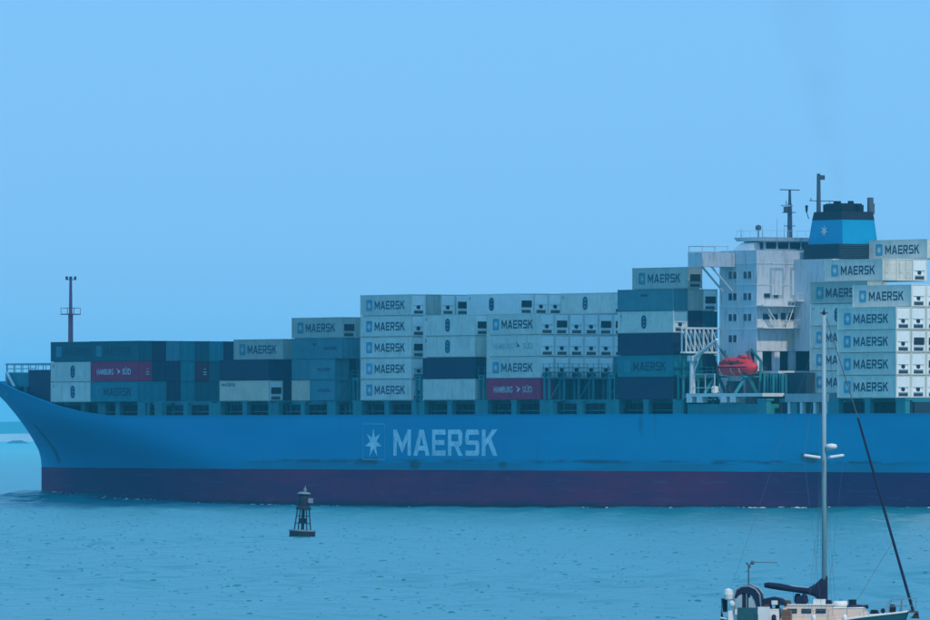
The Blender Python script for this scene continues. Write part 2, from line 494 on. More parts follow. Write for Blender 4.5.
# far shore: a low wooded hill behind a pale beach
def ridge(name, y, x0, x1, step, hfun, depth, m):
    b = MB()
    xs_ = [x0 + i * step for i in range(int((x1 - x0) / step) + 1)]
    rows = [[(x, y, -0.5) for x in xs_], [(x, y + depth * 0.3, hfun(x) * 0.55) for x in xs_],
            [(x, y + depth * 0.6, hfun(x)) for x in xs_], [(x, y + depth, hfun(x) * 0.7) for x in xs_], [(x, y + depth * 1.3, -0.5) for x in xs_]]
    b.grid(rows)
    return b.build(name, m, None, True)
rr = random.Random(5)
tag(ridge('beach', 11300, -1500, 1200, 20, lambda x: 9.0 + 0.7 * math.sin(x * 0.021), 60, 'beach'), kind='structure')
ph = [rr.uniform(0, 6) for _ in range(6)]
tag(ridge('hills', 15000, -2100, 1500, 10, lambda x: 27.5 + 1.6 * math.sin(x / 260 + ph[0]) + 1.1 * math.sin(x / 77 + ph[1]) + 0.8 * math.sin(x / 17 + ph[2]) + rr.uniform(-0.5, 0.5), 220, 'hill'), kind='structure')

b = MB()
rows = []
for j in range(7):
    t = j / 6.0
    rows.append([(-12 + 24 * i / 16.0, (t - 0.5) * 9, max(-0.4, 3.4 * math.sin(math.pi * t) * (1 - abs(i / 8.0 - 1) ** 2.2) * (0.8 + 0.4 * rr.random()) - 0.3)) for i in range(17)])
b.grid(rows)
o = b.build('rock_islet', 'rock', None, False, ((17.5 - 465) / 9318.8 * 9300, 9300, 0))
tag(o, 'low dark rock islet on the far water left of the bow', 'rock')

# ------------------------------------------------------------------ the ship
ship = empty('container_ship', ship_to_world(0, 0, 0), SHIP_RZ)
tag(ship, 'large blue container ship with red boot topping and white deckhouse', 'ship')
YC = 16.2           # centreline
ZT = 12.3           # deck edge amidships
ZB = 4.8            # paint line
def sheer(X):
    return float(np.interp(X, [-121, -98.7, -94.4, -92.6, -91.6, -87.9, -83.9, -79.7, -76.5, -71.8, -66.2, -60], [17.6, 17.3, 17.2, 16.95, 16.05, 15.45, 14.85, 14.25, 13.65, 13.1, 12.4, ZT]))
def stem(z):
    # where the stem stands at each height
    return float(np.interp(z, [-4, 1.0, 5.6, 7.0, 8.6, 10.0, 11.5, 12.5, 14.0, 15.3, 16.5, 17.5, 19], [-104.72, -104.72, -104.72, -105.18, -106.69, -108.2, -109.72, -110.86, -112.86, -114.96, -116.91, -118.54, -119.18]))
def full(z):
    return float(np.interp(z, [-4, 0, 4.8, 12.3, 17.5], [-10, -14, -27, -66, -74]))
def half(X, z):
    xs_, xf = stem(z), full(z)
    t = min(max((X - xs_) / (xf - xs_), 0), 1)
    p = float(np.interp(z, [0, 5, 12, 17.5], [1.45, 1.5, 1.7, 1.85])); q = float(np.interp(z, [0, 5, 12, 17.5], [0.95, 0.95, 0.88, 0.85]))
    bfull = YC
    bb = bfull * (1 - (1 - t) ** p) ** q
    if X > 115:   # run aft
        s = (X - 115) / 70.0
        cut = float(np.interp(z, [0, 5, 10], [0.75, 0.5, 0.1]))
        bb = min(bb, YC * (1 - cut * s ** 1.8))
    return bb
tt = [0, 0.004, 0.012, 0.025, 0.045, 0.07, 0.1, 0.14, 0.18, 0.23, 0.28, 0.34, 0.4, 0.46, 0.52, 0.58, 0.64, 0.7, 0.76, 0.82, 0.88, 0.94, 1.0]
XJOIN = -8.0
aft_x = [5, 20, 50, 80, 100, 115, 130, 145, 160, 172, 185]
def section(level):
    kind, f = level
    row_p, row_s = [], []
    for t in tt:
        zz = f if kind == 'abs' else None
        if zz is None:
            X = stem(14) + t * (XJOIN - stem(14))
            for _ in range(4):
                zz = ZB + f * (sheer(X) - ZB)
                X = stem(zz) + t * (XJOIN - stem(zz))
        X = stem(zz) + t * (XJOIN - stem(zz))
        h_ = half(X, zz)
        row_p.append((X, YC - h_, zz)); row_s.append((X, YC + h_, zz))
    for X in aft_x:
        zz = f if kind == 'abs' else ZB + f * (sheer(X) - ZB)
        h_ = half(X, zz)
        row_p.append((X, YC - h_, zz)); row_s.append((X, YC + h_, zz))
    return row_p, row_s
lv_low = [('abs', -4.0), ('abs', -1.5), ('abs', 0.0), ('abs', 1.5), ('abs', 3.2), ('abs', ZB)]
lv_up = [('rel', f) for f in (0.0, 0.1, 0.2, 0.32, 0.45, 0.6, 0.75, 0.88, 1.0)]
def hull_mesh(levels):
    b = MB()
    P = [section(l) for l in levels]
    b.grid([p for p, s in P]); b.grid([s for p, s in P], flip=True)
    # transom
    for k in range(len(P) - 1):
        b.quad([P[k][0][-1], P[k][1][-1], P[k + 1][1][-1], P[k + 1][0][-1]])
    return b, P

def hull_material(name, base, dark, kind):
    m = bpy.data.materials.new(name); m.use_nodes = True
    nt = m.node_tree; pb = nt.nodes['Principled BSDF']
    pb.inputs['Roughness'].default_value = 0.55 if kind == 'blue' else 0.7
    pb.inputs['Specular IOR Level'].default_value = 0.15
    L = nt.links.new
    tc = nt.nodes.new('ShaderNodeTexCoord')
    def noise(sc3, scale=1.0, detail=6, rough=0.6):
        mp = nt.nodes.new('ShaderNodeMapping'); mp.inputs['Scale'].default_value = sc3
        L(tc.outputs['Object'], mp.inputs['Vector'])
        n = nt.nodes.new('ShaderNodeTexNoise'); n.inputs['Scale'].default_value = scale
        n.inputs['Detail'].default_value = detail; n.inputs['Roughness'].default_value = rough
        L(mp.outputs[0], n.inputs['Vector']); return n.outputs['Fac']
    def rng(v, a, b_, c, d):
        r = nt.nodes.new('ShaderNodeMapRange')
        r.inputs['From Min'].default_value = a; r.inputs['From Max'].default_value = b_
        r.inputs['To Min'].default_value = c; r.inputs['To Max'].default_value = d
        L(v, r.inputs['Value']); return r.outputs[0]
    def math_(op, a, b_=None):
        n = nt.nodes.new('ShaderNodeMath'); n.operation = op
        for i, v in enumerate((a, b_)):
            if v is None: continue
            if isinstance(v, (int, float)): n.inputs[i].default_value = v
            else: L(v, n.inputs[i])
        return n.outputs[0]
    def mix(f, a, b_):
        n = nt.nodes.new('ShaderNodeMix'); n.data_type = 'RGBA'
        L(f, n.inputs['Factor'])
        for k, v in (('A', a), ('B', b_)):
            if isinstance(v, tuple): n.inputs[k].default_value = (*v, 1)
            else: L(v, n.inputs[k])
        return n.outputs['Result']
    sep = nt.nodes.new('ShaderNodeSeparateXYZ'); L(tc.outputs['Object'], sep.inputs[0])
    X, Y, Z = sep.outputs
    broad = noise((0.03, 0.03, 0.12), 1.0, 4)
    c = mix(rng(broad, 0.35, 0.65, 0, 1), base, dark)
    # plate seams: faint horizontal and vertical weld lines
    plate = nt.nodes.new('ShaderNodeTexBrick')
    mpb = nt.nodes.new('ShaderNodeMapping'); mpb.inputs['Rotation'].default_value = (R(90), 0, 0)
    L(tc.outputs['Object'], mpb.inputs['Vector']); L(mpb.outputs[0], plate.inputs['Vector'])
    plate.inputs['Scale'].default_value = 1.0; plate.inputs['Brick Width'].default_value = 11.0; plate.inputs['Row Height'].default_value = 2.4
    plate.inputs['Mortar Size'].default_value = 0.05
    plate.inputs['Color1'].default_value = (0, 0, 0, 1); plate.inputs['Color2'].default_value = (0.35, 0.35, 0.35, 1); plate.inputs['Mortar'].default_value = (1, 1, 1, 1)
    bw = nt.nodes.new('ShaderNodeRGBToBW'); L(plate.outputs['Color'], bw.inputs[0])
    c = mix(math_('MULTIPLY', bw.outputs[0], 0.28), c, tuple(v * 0.72 for v in base))
    streak = noise((0.55, 0.55, 0.05), 1.0, 7, 0.7)
    if kind == 'blue':
        # rub marks along the fender line
        line = math_('ABSOLUTE', math_('SUBTRACT', Z, 6.0))
        lm = rng(line, 0.08, 0.42, 1, 0)
        brk = rng(noise((0.10, 0.1, 0.8), 1.0, 6, 0.7), 0.44, 0.56, 0, 1)
        span = math_('MULTIPLY', rng(X, -32, -24, 0, 1), rng(X, 112, 128, 1, 0))
        c = mix(math_('MULTIPLY', math_('MULTIPLY', math_('MULTIPLY', lm, brk), span), 0.75), c, (0.03, 0.055, 0.07))
        low = math_('MULTIPLY', rng(Z, 5.7, 6.1, 1, 0), rng(noise((0.03, 0.03, 0.2), 1.0, 5), 0.36, 0.5, 0, 1))
        c = mix(math_('MULTIPLY', math_('MULTIPLY', low, span), 0.5), c, (0.035, 0.18, 0.20))
        # tug scuffs
        for (sx_, sz_, wx, wz, am) in ((2.0, 5.9, 4.0, 0.7, 0.7), (13.0, 5.5, 1.6, 0.8, 0.8), (33.5, 5.6, 1.2, 0.6, 0.7), (101, 6.6, 3.0, 0.9, 0.7), (64.5, 11.2, 0.7, 2.6, 0.36), (67.5, 11.0, 0.5, 1.8, 0.28)):
            ex = math_('DIVIDE', math_('SUBTRACT', X, sx_), wx); ez = math_('DIVIDE', math_('SUBTRACT', Z, sz_), wz)
            d = math_('ADD', math_('MULTIPLY', ex, ex), math_('MULTIPLY', ez, ez))
            d = math_('ADD', d, rng(noise((0.5, 0.5, 0.5), 1.0, 6), 0.3, 0.7, -0.6, 0.9))
            c = mix(rng(d, 0.2, 1.0, am, 0), c, (0.05, 0.075, 0.06))
        c = mix(rng(streak, 0.60, 0.78, 0, 0.30), c, (0.05, 0.09, 0.09))
        # a dark, slightly curved streak down the bow plating
        cx = math_('ADD', -94.5, math_('MULTIPLY', math_('SINE', math_('MULTIPLY', Z, 1.1)), 0.35))
        dd = math_('ABSOLUTE', math_('SUBTRACT', X, cx))
        am = math_('MULTIPLY', rng(dd, 0.35, 1.5, 0.75, 0), math_('MULTIPLY', rng(Z, 10.8, 11.6, 1, 0), rng(Z, 5.0, 6.0, 0, 1)))
        c = mix(am, c, (0.01, 0.05, 0.08))
    else:
        patch = noise((0.06, 0.06, 0.35), 1.0, 6, 0.65)
        newer = math_('ADD', math_('MULTIPLY', rng(X, -58, -25, 0, 1), rng(X, 78, 104, 1, 0)), rng(X, -98, -90, 0.8, 0))
        c = mix(math_('MULTIPLY', rng(patch, 0.34, 0.58, 0.25, 0.9), newer), c, (0.31, 0.005, 0.09))
        scr = noise((0.12, 0.1, 1.6), 1.0, 6, 0.7)
        c = mix(rng(scr, 0.56, 0.72, 0, 0.65), c, (0.20, 0.13, 0.20))
        c = mix(rng(streak, 0.58, 0.75, 0, 0.4), c, (0.015, 0.03, 0.06))
        wet = math_('ADD', Z, rng(noise((0.2, 0.2, 0.2), 1.0, 4), 0.3, 0.7, -0.25, 0.25))
        c = mix(rng(wet, 0.1, 0.6, 0.75, 0), c, (0.008, 0.022, 0.035))
    L(c, pb.inputs['Base Color'])
    return m
M['hull_blue'] = hull_material('hull_blue_paint', (0.004, 0.37, 0.59), (0.004, 0.31, 0.53), 'blue')
M['hull_red'] = hull_material('boot_topping_paint', (0.10, 0.010, 0.11), (0.05, 0.014, 0.10), 'red')
bl, _ = hull_mesh(lv_low)
bl.build('boot_topping', 'hull_red', ship, True)
bu, PU = hull_mesh(lv_up)
hull = bu.build('hull', 'hull_blue', ship, True)
# plated deck just inside the bulwark
b = MB()
top_p, top_s = PU[-1]
prev = None
for p, s in zip(top_p, top_s):
    z = p[2] - (1.1 if p[0] < -60 else 0.25)
    w_ = max(half(p[0], z) - (0.9 if p[0] < -50 else 0.08), 0) if p[0] > stem(z) else 0
    cur = ((p[0], YC - w_, z), (p[0], YC + w_, z))
    if prev: b.quad([prev[0], cur[0], cur[1], prev[1]])
    prev = cur
b.build('deck', 'steel_teal', ship)
# cap rail along the port and starboard bulwark
b = MB()
for row, sgn in ((top_p, -1), (top_s, 1)):
    for a_, c_ in zip(row[:-1], row[1:]):
        x0, x1 = a_[0], c_[0]
        b.v += [(x0, a_[1] - 0.08 * sgn * -1 - 0.0, a_[2] + 0.004), (x1, c_[1] + 0.08 * sgn, c_[2] + 0.004), (x1, c_[1] - 0.22 * sgn, c_[2] + 0.004), (x0, a_[1] - 0.22 * sgn, a_[2] + 0.004),
                (x0, a_[1] + 0.08 * sgn, a_[2] + 0.10), (x1, c_[1] + 0.08 * sgn, c_[2] + 0.10), (x1, c_[1] - 0.22 * sgn, c_[2] + 0.10), (x0, a_[1] - 0.22 * sgn, a_[2] + 0.10)]
        n = len(b.v) - 8
        b.v[n] = (x0, a_[1] + 0.08 * sgn, a_[2] + 0.004)
        for q in ((0, 1, 5, 4), (4, 5, 6, 7), (3, 2, 6, 7), (0, 3, 2, 1)):
            b.f.append(tuple(n + i for i in q)); b.m.append(0)
b.build('cap_rail', 'hull_blue', ship)

# hull lettering and emblem
me = block_text('MAERSK', 24.3, 3.6, 'hull_letter')
put('lettering', me, hull, (7.9, -0.03, 6.75))
sp = star_pts(2.05, 0.8)
b = MB(); b.quad([(x, 0, z) for x, z in sp])
b.build('star_emblem', 'hull_letter', hull, False, (3.15, -0.03, 8.5))
b = MB()
for q in ((0.6, 5.9, 11.05, 11.20), (0.6, 5.9, 6.15, 6.27)):
    b.box(q[0], q[1], -0.03, -0.01, q[2], q[3])
b.box(0.6, 0.72, -0.03, -0.01, 6.27, 11.05); b.box(5.78, 5.9, -0.03, -0.01, 6.27, 11.05)
b.build('emblem_border', 'hull_outline', hull)

# ---- bays
BAYS = {'A': -79.4, 'B': -67.35, 'C': -49.3, 'D': -34.5, 'E': -20.2, 'F': 0.0, 'G': 14.82, 'H': 29.64, 'X': 44.47, 'I': 59.3, 'K': 91.3, 'J': 106.55}
ZS = CAM_H + 4.6     # foot of the stacks
TH = 2.931; RP = 2.49; LEN = 12.19; WID = 2.44; HGT = 2.87
# hatch coamings and covers
for k, X in BAYS.items():
    inset = {'A': 1.1}.get(k, 0.0)
    y0 = 2.7 + inset
    b = MB(); b.box(X - 0.4, X + LEN + 0.4, y0, 2 * YC - y0, ZT - 1.4, ZS - 0.55)
    for i in range(9):
        x = X + 0.2 + i * 1.48
        b.box(x, x + 0.18, y0 - 0.35, y0 - 0.003, ZT - 0.3, ZS - 0.6)
    b.build('hatch_coaming', 'steel_dark', ship)
    b = MB()
    b.box(X - 0.2, X + LEN + 0.2, y0 - 0.15, 2 * YC - y0 + 0.15, ZS - 0.54, ZS - 0.03)
    b.build('hatch_cover', 'steel_teal', ship)
# outboard stanchions carrying the side stacks
st_end = MB().box(-0.95, 0.95, 0.12, 0.9, ZT - 0.3, ZS - 0.32).box(-1.05, 1.05, 0.1, 1.3, ZS - 0.31, ZS - 0.03).mesh('stanchion', 'steel_teal')
st_mid = MB().box(-0.55, 0.55, 0.12, 0.8, ZT - 0.3, ZS - 0.32).box(-0.7, 0.7, 0.1, 1.2, ZS - 0.31, ZS - 0.03).mesh('stanchion', 'steel_teal')
for k, X in BAYS.items():
    if k == 'A':
        for x in (X + 6.6, X + 11.0): put('stanchion', st_mid, ship, (x, 2.2, 0))
        continue
    put('stanchion', st_end, ship, (X - 0.8, 0, 0) if k != 'B' else (X + 0.9, 1.3, 0))
    put('stanchion', st_mid, ship, (X + LEN / 2, 0.5 if k == 'B' else 0, 0))
    put('stanchion', st_end, ship, (X + LEN + 0.75, 0, 0))
# longitudinal walkway in the shadow behind the stanchions
b = MB()
b.box(-66, 71.5, 1.35, 2.3, ZT + 0.55, ZT + 0.66)
b.build('walkway', 'steel_teal', ship)

# lashing bridges in the gaps between bays
def lashing_bridge(X, ztop, y0=0.1, y1=2 * YC - 0.1):
    e = empty('lashing_bridge'); e.parent = ship; e.location = (X, 0, 0)
    post = MB()
    for s_ in (-0.5, 0.5):
        post.box(s_ - 0.12, s_ + 0.12, -0.14, 0.14, ZT - 0.3, ztop)
    pm = post.mesh('post', 'steel_teal')
    n = 13
    for i in range(n + 1):
        y = y0 + 0.15 + (y1 - y0 - 0.3) * i / n
        put('post', pm, e, (0, y, 0))
    for z in (ZS - 0.2, ZS + TH - 0.15, ztop):
        if z > ztop + 0.01: continue
        MB().box(-0.75, 0.75, y0, y1, z + 0.002, z + 0.16).build('platform', 'steel_teal', e)
    r = MB()
    if ztop < ZS + 2.5: return e
    for z in (0.55, 1.05):
        for s_ in (-0.7, 0.7):
            r.box(s_ - 0.03, s_ + 0.03, y0, y1, ztop + 0.16 + z, ztop + 0.2 + z)
    for i in range(14):
        y = y0 + (y1 - y0 - 0.06) * i / 13
        for s_ in (-0.7, 0.7):
            r.box(s_ - 0.035, s_ + 0.035, y, y + 0.05, ztop + 0.163, ztop + 1.3)
    r.build('railing', 'steel_teal', e)
    d = MB()
    for i in range(0, n, 2):
        ya = y0 + 0.15 + (y1 - y0 - 0.3) * i / n; yb = y0 + 0.15 + (y1 - y0 - 0.3) * (i + 1) / n
        d.tube((0.66, ya, ZS), (0.66, yb, ztop), 0.07, n=6)
    d.build('brace', 'steel_teal', e)
    return e
for X, zt in ((-53.2, ZS - 0.1), (-36.0, ZS - 0.1), (-21.2, ZS - 0.1), (-6.8, ZS + 2.9), (-1.4, ZS + 3.0), (13.5, ZS + 3.2), (28.3, ZS + 3.2), (43.15, ZS + 3.6), (57.9, ZS + 3.2), (72.9, ZS + 3.0), (106.0 - 0.0, ZS + 1.0)):
    if X == 106.0: continue
    lashing_bridge(X, zt)

# ------------------------------------------------------------------ deckhouse
Zr = lambda zrel: zrel + CAM_H
house = empty('deckhouse'); house.parent = ship
HX0, HX1, HY0, HY1 = 74.6, 82.6, 5.4, 27.0
b = MB()
b.box(HX0, HX1, HY0, HY1, Zr(10.9), Zr(24.2))
b.box(HX0, HX1 - 2.4, HY0, HY1, ZT - 0.5, Zr(10.9) - 0.003)
b.build('house_wall', 'house', house)
# deck edges that run round the block as thin ledges
b = MB()
for z in (13.7, 16.65, 19.6, 22.4):
    b.box(HX0 - 0.06, HX1 + 0.06, HY0 - 0.06, HY1 + 0.06, Zr(z), Zr(z) + 0.10)
b.build('deck_edge', 'house', house)
# open deck aft under the block, with pillars
b = MB(); b.box(HX1 - 2.39, HX1 + 0.04, HY0 - 0.4, HY1, Zr(7.9), Zr(8.25)); b.box(HX1 + 0.041, HX1 + 5.2, HY0 - 0.4, 10.9, Zr(7.9), Zr(8.25))
b.build('boat_deck', 'house', house)
b = MB(); b.box(HX1 - 2.0, HX1 - 1.8, HY0 + 0.6, HY1 - 0.6, Zr(8.26), Zr(10.8))  # dark sheet stands in for the shade inside the opening
b.build('opening_shade', 'steel_dark', house)
pm = MB().box(-0.3, 0.3, -0.45, 0.45, Zr(8.26), Zr(10.89)).mesh('pillar', 'house')
for y in (6.0, 8.9, 11.6, 16.8, 22.0): put('pillar', pm, house, (HX1 - 0.4, y, 0))
b = MB(); b.box(HX1 - 1.0, HX1 + 4.8, HY0 + 1.2, HY1 - 1, ZT - 0.2, Zr(7.88))
b.build('lower_casing', 'steel_dark', house)
# bridge wing, its shelter and struts
b = MB()
b.box(74.9, 78.0, -0.1, HY0 - 0.065, Zr(22.05), Zr(22.3))
b.box(74.9, 75.05, -0.1, HY0 - 0.065, Zr(22.31), Zr(24.1))
b.box(77.85, 78.0, -0.1, HY0 - 0.065, Zr(22.31), Zr(23.9))
b.box(75.06, 77.84, -0.1, 0.05, Zr(22.31), Zr(23.9))
b.build('bridge_wing', 'house', house)
b = MB()
for x in (75.0, 77.9):
    for y in (0.0, 2.2, 4.2):
        b.tube((x, y, Zr(23.9)), (x, y, Zr(24.75)), 0.05, n=6)
    b.tube((x, -0.05, Zr(24.75)), (x, 4.3, Zr(24.75)), 0.05, n=6)
b.tube((75.0, 0, Zr(24.75)), (77.9, 0, Zr(24.75)), 0.05, n=6)
b.build('railing', 'white_steel', house)
b = MB()
for x in (75.4, 77.4):
    b.tube((x, 1.9, Zr(22.05)), (x, HY0 - 0.02, Zr(18.8)), 0.14, n=6)
b.build('wing_strut', 'white_steel', house)
# wheelhouse
wh = MB().box(75.2, 79.6, 9.0, 23.4, Zr(24.2) + 0.003, Zr(25.5)).build('wheelhouse', 'house_grey', house)
b = MB(); b.frustum((74.7, 80.3, 8.2, 24.2), (74.4, 80.6, 7.9, 24.5), Zr(25.5) + 0.003, Zr(26.0))
b.build('wheelhouse_roof', 'house', house)
wmsh = MB().box(-0.02, 0.03, 0, 1.7, 0, 0.85).mesh('window', 'window')
for i in range(7): put('window', wmsh, wh, (79.6, 9.3 + i * 2.02, Zr(24.5)))
wmsh2 = MB().box(0, 1.15, -0.03, 0.02, 0, 0.85).mesh('window', 'window')
for i in range(3): put('window', wmsh2, wh, (75.45 + i * 1.4, 9.0, Zr(24.5)))
b = MB(); b.frustum((75.4, 79.0, 6.8, 8.9), (75.8, 78.6, 8.2, 8.95), Zr(24.2) + 0.003, Zr(25.3)); b.build('wing_shelter', 'white_steel', house)
# cabin windows in pairs on the port side, each pane and its frame
wf = MB().box(-0.42, 0.42, -0.05, -0.002, -0.55, 0.55).mesh('window_frame', 'house')
wp = MB().box(-0.33, 0.33, -0.075, -0.052, -0.46, 0.46).mesh('window', 'window')
for zi, z in enumerate((20.95, 18.1, 15.35, 12.55)):
    for x in (77.5, 80.7) if zi < 3 else (77.5,):
        for d in (-0.5, 0.5):
            f_ = put('window_frame', wf, house, (x + d, HY0, Zr(z)))
            put('window', wp, f_, (0, 0, 0))
# aft face: windows, doors, platform, ladders, panels
def aft_panel(name, y0, y1, z0, z1, m, proud=0.05, par=house):
    return MB().box(HX1 + 0.002, HX1 + proud, y0, y1, Zr(z0), Zr(z1)).build(name, m, par)
for (y0, y1, z0, z1) in ((6.4, 7.5, 15.0, 15.8), (7.9, 8.9, 15.0, 15.8), (9.4, 10.2, 14.95, 15.95), (10.5, 13.1, 14.95, 15.95), (6.6, 7.6, 17.85, 18.5), (8.2, 9.0, 17.85, 18.5)):
    f_ = aft_panel('window_frame', y0 - 0.1, y1 + 0.1, z0 - 0.1, z1 + 0.1, 'house', 0.04)
    MB().box(HX1 + 0.042, HX1 + 0.07, y0, y1, Zr(z0), Zr(z1)).build('window', 'window', f_)
aft_panel('panel', 10.3, 11.6, 11.35, 13.2, 'house_cream', 0.06)
d_ = aft_panel('door', 11.75, 12.6, 11.0, 13.1, 'window', 0.06)
MB().box(HX1 + 0.062, HX1 + 0.1, 11.85, 11.95, Zr(11.9), Zr(12.1)).build('handle', 'white_steel', d_)
aft_panel('panel', 12.9, 14.8, 11.0, 17.6, 'house_pink', 0.045)
aft_panel('panel', 13.2, 14.3, 11.1, 11.9, 'steel_dark', 0.08)
for (y0, y1, z0, z1) in ((7.6, 9.9, 17.9, 21.9), (11.0, 13.4, 17.9, 22.0)):
    p_ = aft_panel('panel', y0, y1, z0, z1, 'house_grey', 0.05)
    MB().box(HX1 + 0.052, HX1 + 0.09, y0 + 0.3, y1 - 0.3, Zr(z0 + 0.4), Zr(z1 - 0.4)).build('inner_panel', 'house', p_)
b = MB()
b.box(HX1 + 0.07, HX1 + 2.2, 10.6, 13.9, Zr(17.45), Zr(17.62))
for y in (10.65, 12.2, 13.8):
    b.tube((HX1 + 2.1, y, Zr(17.62)), (HX1 + 2.1, y, Zr(18.6)), 0.035, n=5)
b.tube((HX1 + 2.1, 10.65, Zr(18.6)), (HX1 + 2.1, 13.8, Zr(18.6)), 0.035, n=5)
b.build('balcony', 'white_steel', house)
b = MB()
for (ya, za, yb, zb_) in ((6.0, 17.0, 8.6, 13.9), (11.0, 17.3, 9.6, 14.0)):
    for s_ in (0.0, 0.7):
        b.tube((HX1 + 0.4 + s_, ya, Zr(za)), (HX1 + 0.4 + s_, yb, Zr(zb_)), 0.07, n=5)
    for i in range(9):
        t = i / 8.0
        b.box(HX1 + 0.42, HX1 + 1.08, ya + (yb - ya) * t - 0.1, ya + (yb - ya) * t + 0.1, Zr(za + (zb_ - za) * t), Zr(za + (zb_ - za) * t) + 0.04)
b.build('ladder', 'white_steel', house)
b = MB()
for z in (14.0, 16.9):
    b.box(HX1 + 0.065, HX1 + 1.5, HY0, HY1, Zr(z) - 0.12, Zr(z))
    for i in range(12):
        y = HY0 + 0.1 + i * 1.9
        b.tube((HX1 + 1.45, y, Zr(z)), (HX1 + 1.45, y, Zr(z) + 1.0), 0.025, n=5)
    for h_ in (0.5, 1.0):
        b.tube((HX1 + 1.45, HY0 + 0.1, Zr(z) + h_), (HX1 + 1.45, HY1 - 0.1, Zr(z) + h_), 0.02, n=5)
b.build('gallery', 'white_steel', house)
# roof clutter
b = MB()
b.tube((77.2, 9.9, Zr(26.0)), (77.2, 9.9, Zr(27.0)), 0.08, n=6)
b.lathe([(0.05, 0.0), (0.34, 0.12), (0.42, 0.4), (0.34, 0.68), (0.05, 0.8)], (77.2, 9.9, Zr(26.9)), 12)
b.build('satellite_dome', 'mast_grey', house)
b = MB()
for (x, y, z, r) in ((76, 11.5, 27.6, 0.03), (78, 12.4, 28.6, 0.03), (77.5, 14.0, 27.9, 0.03), (78.5, 18.4, 28.4, 0.03), (79, 20.5, 27.4, 0.03), (75.4, 8.4, 27.3, 0.05)):
    b.tube((x, y, Zr(26.0)), (x, y, Zr(z)), r, 0.015, n=5)
b.build('antenna', 'mast_grey', house)
b = MB()
for i in range(12):
    y = 8.3 + i * 1.43
    b.tube((80.3, y, Zr(26.0)), (80.3, y, Zr(26.9)), 0.025, n=5)
b.tube((80.3, 8.3, Zr(26.9)), (80.3, 24.0, Zr(26.9)), 0.025, n=5); b.tube((74.8, 8.2, Zr(26.9)), (80.3, 8.2, Zr(26.9)), 0.025, n=5)
for i in range(5): b.tube((74.8 + i * 1.38, 8.2, Zr(26.0)), (74.8 + i * 1.38, 8.2, Zr(26.9)), 0.025, n=5)
b.build('roof_railing', 'white_steel', house)
b = MB(); b.lathe([(0.3, 0), (0.45, 0.1), (0.45, 0.9), (0.35, 1.1), (0.35, 1.6), (0.28, 1.9)], (80.6, 17.5, Zr(26.0)), 10)
b.build('magnetic_compass', 'house_cream', house)
# radar mast
b = MB()
mx, my = 75.9, 16.2
b.tube((mx, my, Zr(26.0)), (mx, my, Zr(30.6)), 0.36, 0.28, 8)
b.tube((mx, my, Zr(30.6)), (mx, my, Zr(32.5)), 0.22, 0.16, 8)
b.box(mx - 0.12, mx + 0.12, my - 1.6, my + 1.6, Zr(32.4), Zr(32.52))
b.box(mx - 0.7, mx + 0.7, my - 0.75, my + 0.5, Zr(29.4), Zr(29.5)); b.box(mx - 0.2, mx + 0.2, my - 0.9, my - 0.4, Zr(29.5), Zr(30.2))
b.box(mx - 0.5, mx + 0.5, my - 0.55, my + 0.55, Zr(27.6), Zr(27.7))
for i in range(10): b.box(mx + 0.36, mx + 0.42, my - 0.2, my + 0.2, Zr(26.4 + i * 0.42), Zr(26.44 + i * 0.42))
b.tube((mx, my - 0.6, Zr(29.5)), (mx, my - 0.6, Zr(31.0)), 0.05, n=5)
b.build('radar_mast', 'mast_grey', house)
b = MB(); b.box(mx - 0.25, mx + 0.25, my - 1.3, my + 0.3, Zr(30.25), Zr(30.45)); b.build('radar_scanner', 'white_steel', house)

# funnel and casing
fun = empty('funnel'); fun.parent = ship
b = MB()
b.box(82.7, 90.9, 11.6, 20.8, Zr(10.9), Zr(23.0)); b.build('casing', 'house', fun)
b = MB(); b.box(84.4, 90.4, 12.6, 20.0, ZT - 0.3, Zr(10.9) - 0.004); b.build('casing_foot', 'steel_dark', fun)  # dark colour stands in for shade in the openings below the casing
for y in (11.9, 15.4, 19.4): MB().box(90.3, 90.8, y, y + 0.7, Zr(8.26), Zr(10.9) - 0.004).build('pillar', 'house', fun)
b = MB(); b.box(82.65, 90.9, 11.0, 20.8, Zr(7.9), Zr(8.25)); b.build('casing_deck', 'house', fun)
b = MB(); b.box(83.5, 91.0, 12.6, 19.6, Zr(23.0) + 0.003, Zr(25.0)); 
b.build('casing_base', 'steel_dark', fun)
lv = MB()
for i in range(7):
    z = 23.15 + i * 0.26
    lv.frustum((91.0, 91.14, 12.75, 19.45), (91.0, 91.05, 12.75, 19.45), Zr(z), Zr(z + 0.2))
lv.build('louvre', 'steel_dark', fun, False)
lv = MB()
for i in range(7):
    z = 23.15 + i * 0.26
    lv.box(85.0, 90.9, 12.5, 12.6, Zr(z), Zr(z + 0.2))
lv.build('louvre', 'steel_dark', fun)
MB().frustum((83.5, 90.9, 13.3, 19.2), (84.1, 90.5, 13.55, 18.95), Zr(25.0) + 0.003, Zr(28.2)).build('funnel_shell', 'funnel_blue', fun)
MB().frustum((84.08, 90.52, 13.53, 18.97), (84.35, 90.3, 13.65, 18.85), Zr(28.2) + 0.003, Zr(29.3)).build('funnel_cap', 'funnel_black', fun)
b = MB()
b.box(85.6, 89.2, 14.6, 17.9, Zr(29.3) + 0.003, Zr(30.4))
b.tube((85.3, 15.0, Zr(29.3)), (85.3, 15.0, Zr(30.3)), 0.45, 0.45, 10); b.tube((89.4, 17.4, Zr(29.3)), (89.4, 17.4, Zr(30.2)), 0.5, 0.5, 10)
b.tube((86.6, 15.8, Zr(30.4)), (86.6, 15.8, Zr(30.75)), 0.5, 0.5, 12); b.tube((88.2, 16.8, Zr(30.4)), (88.2, 16.8, Zr(30.75)), 0.4, 0.4, 12)
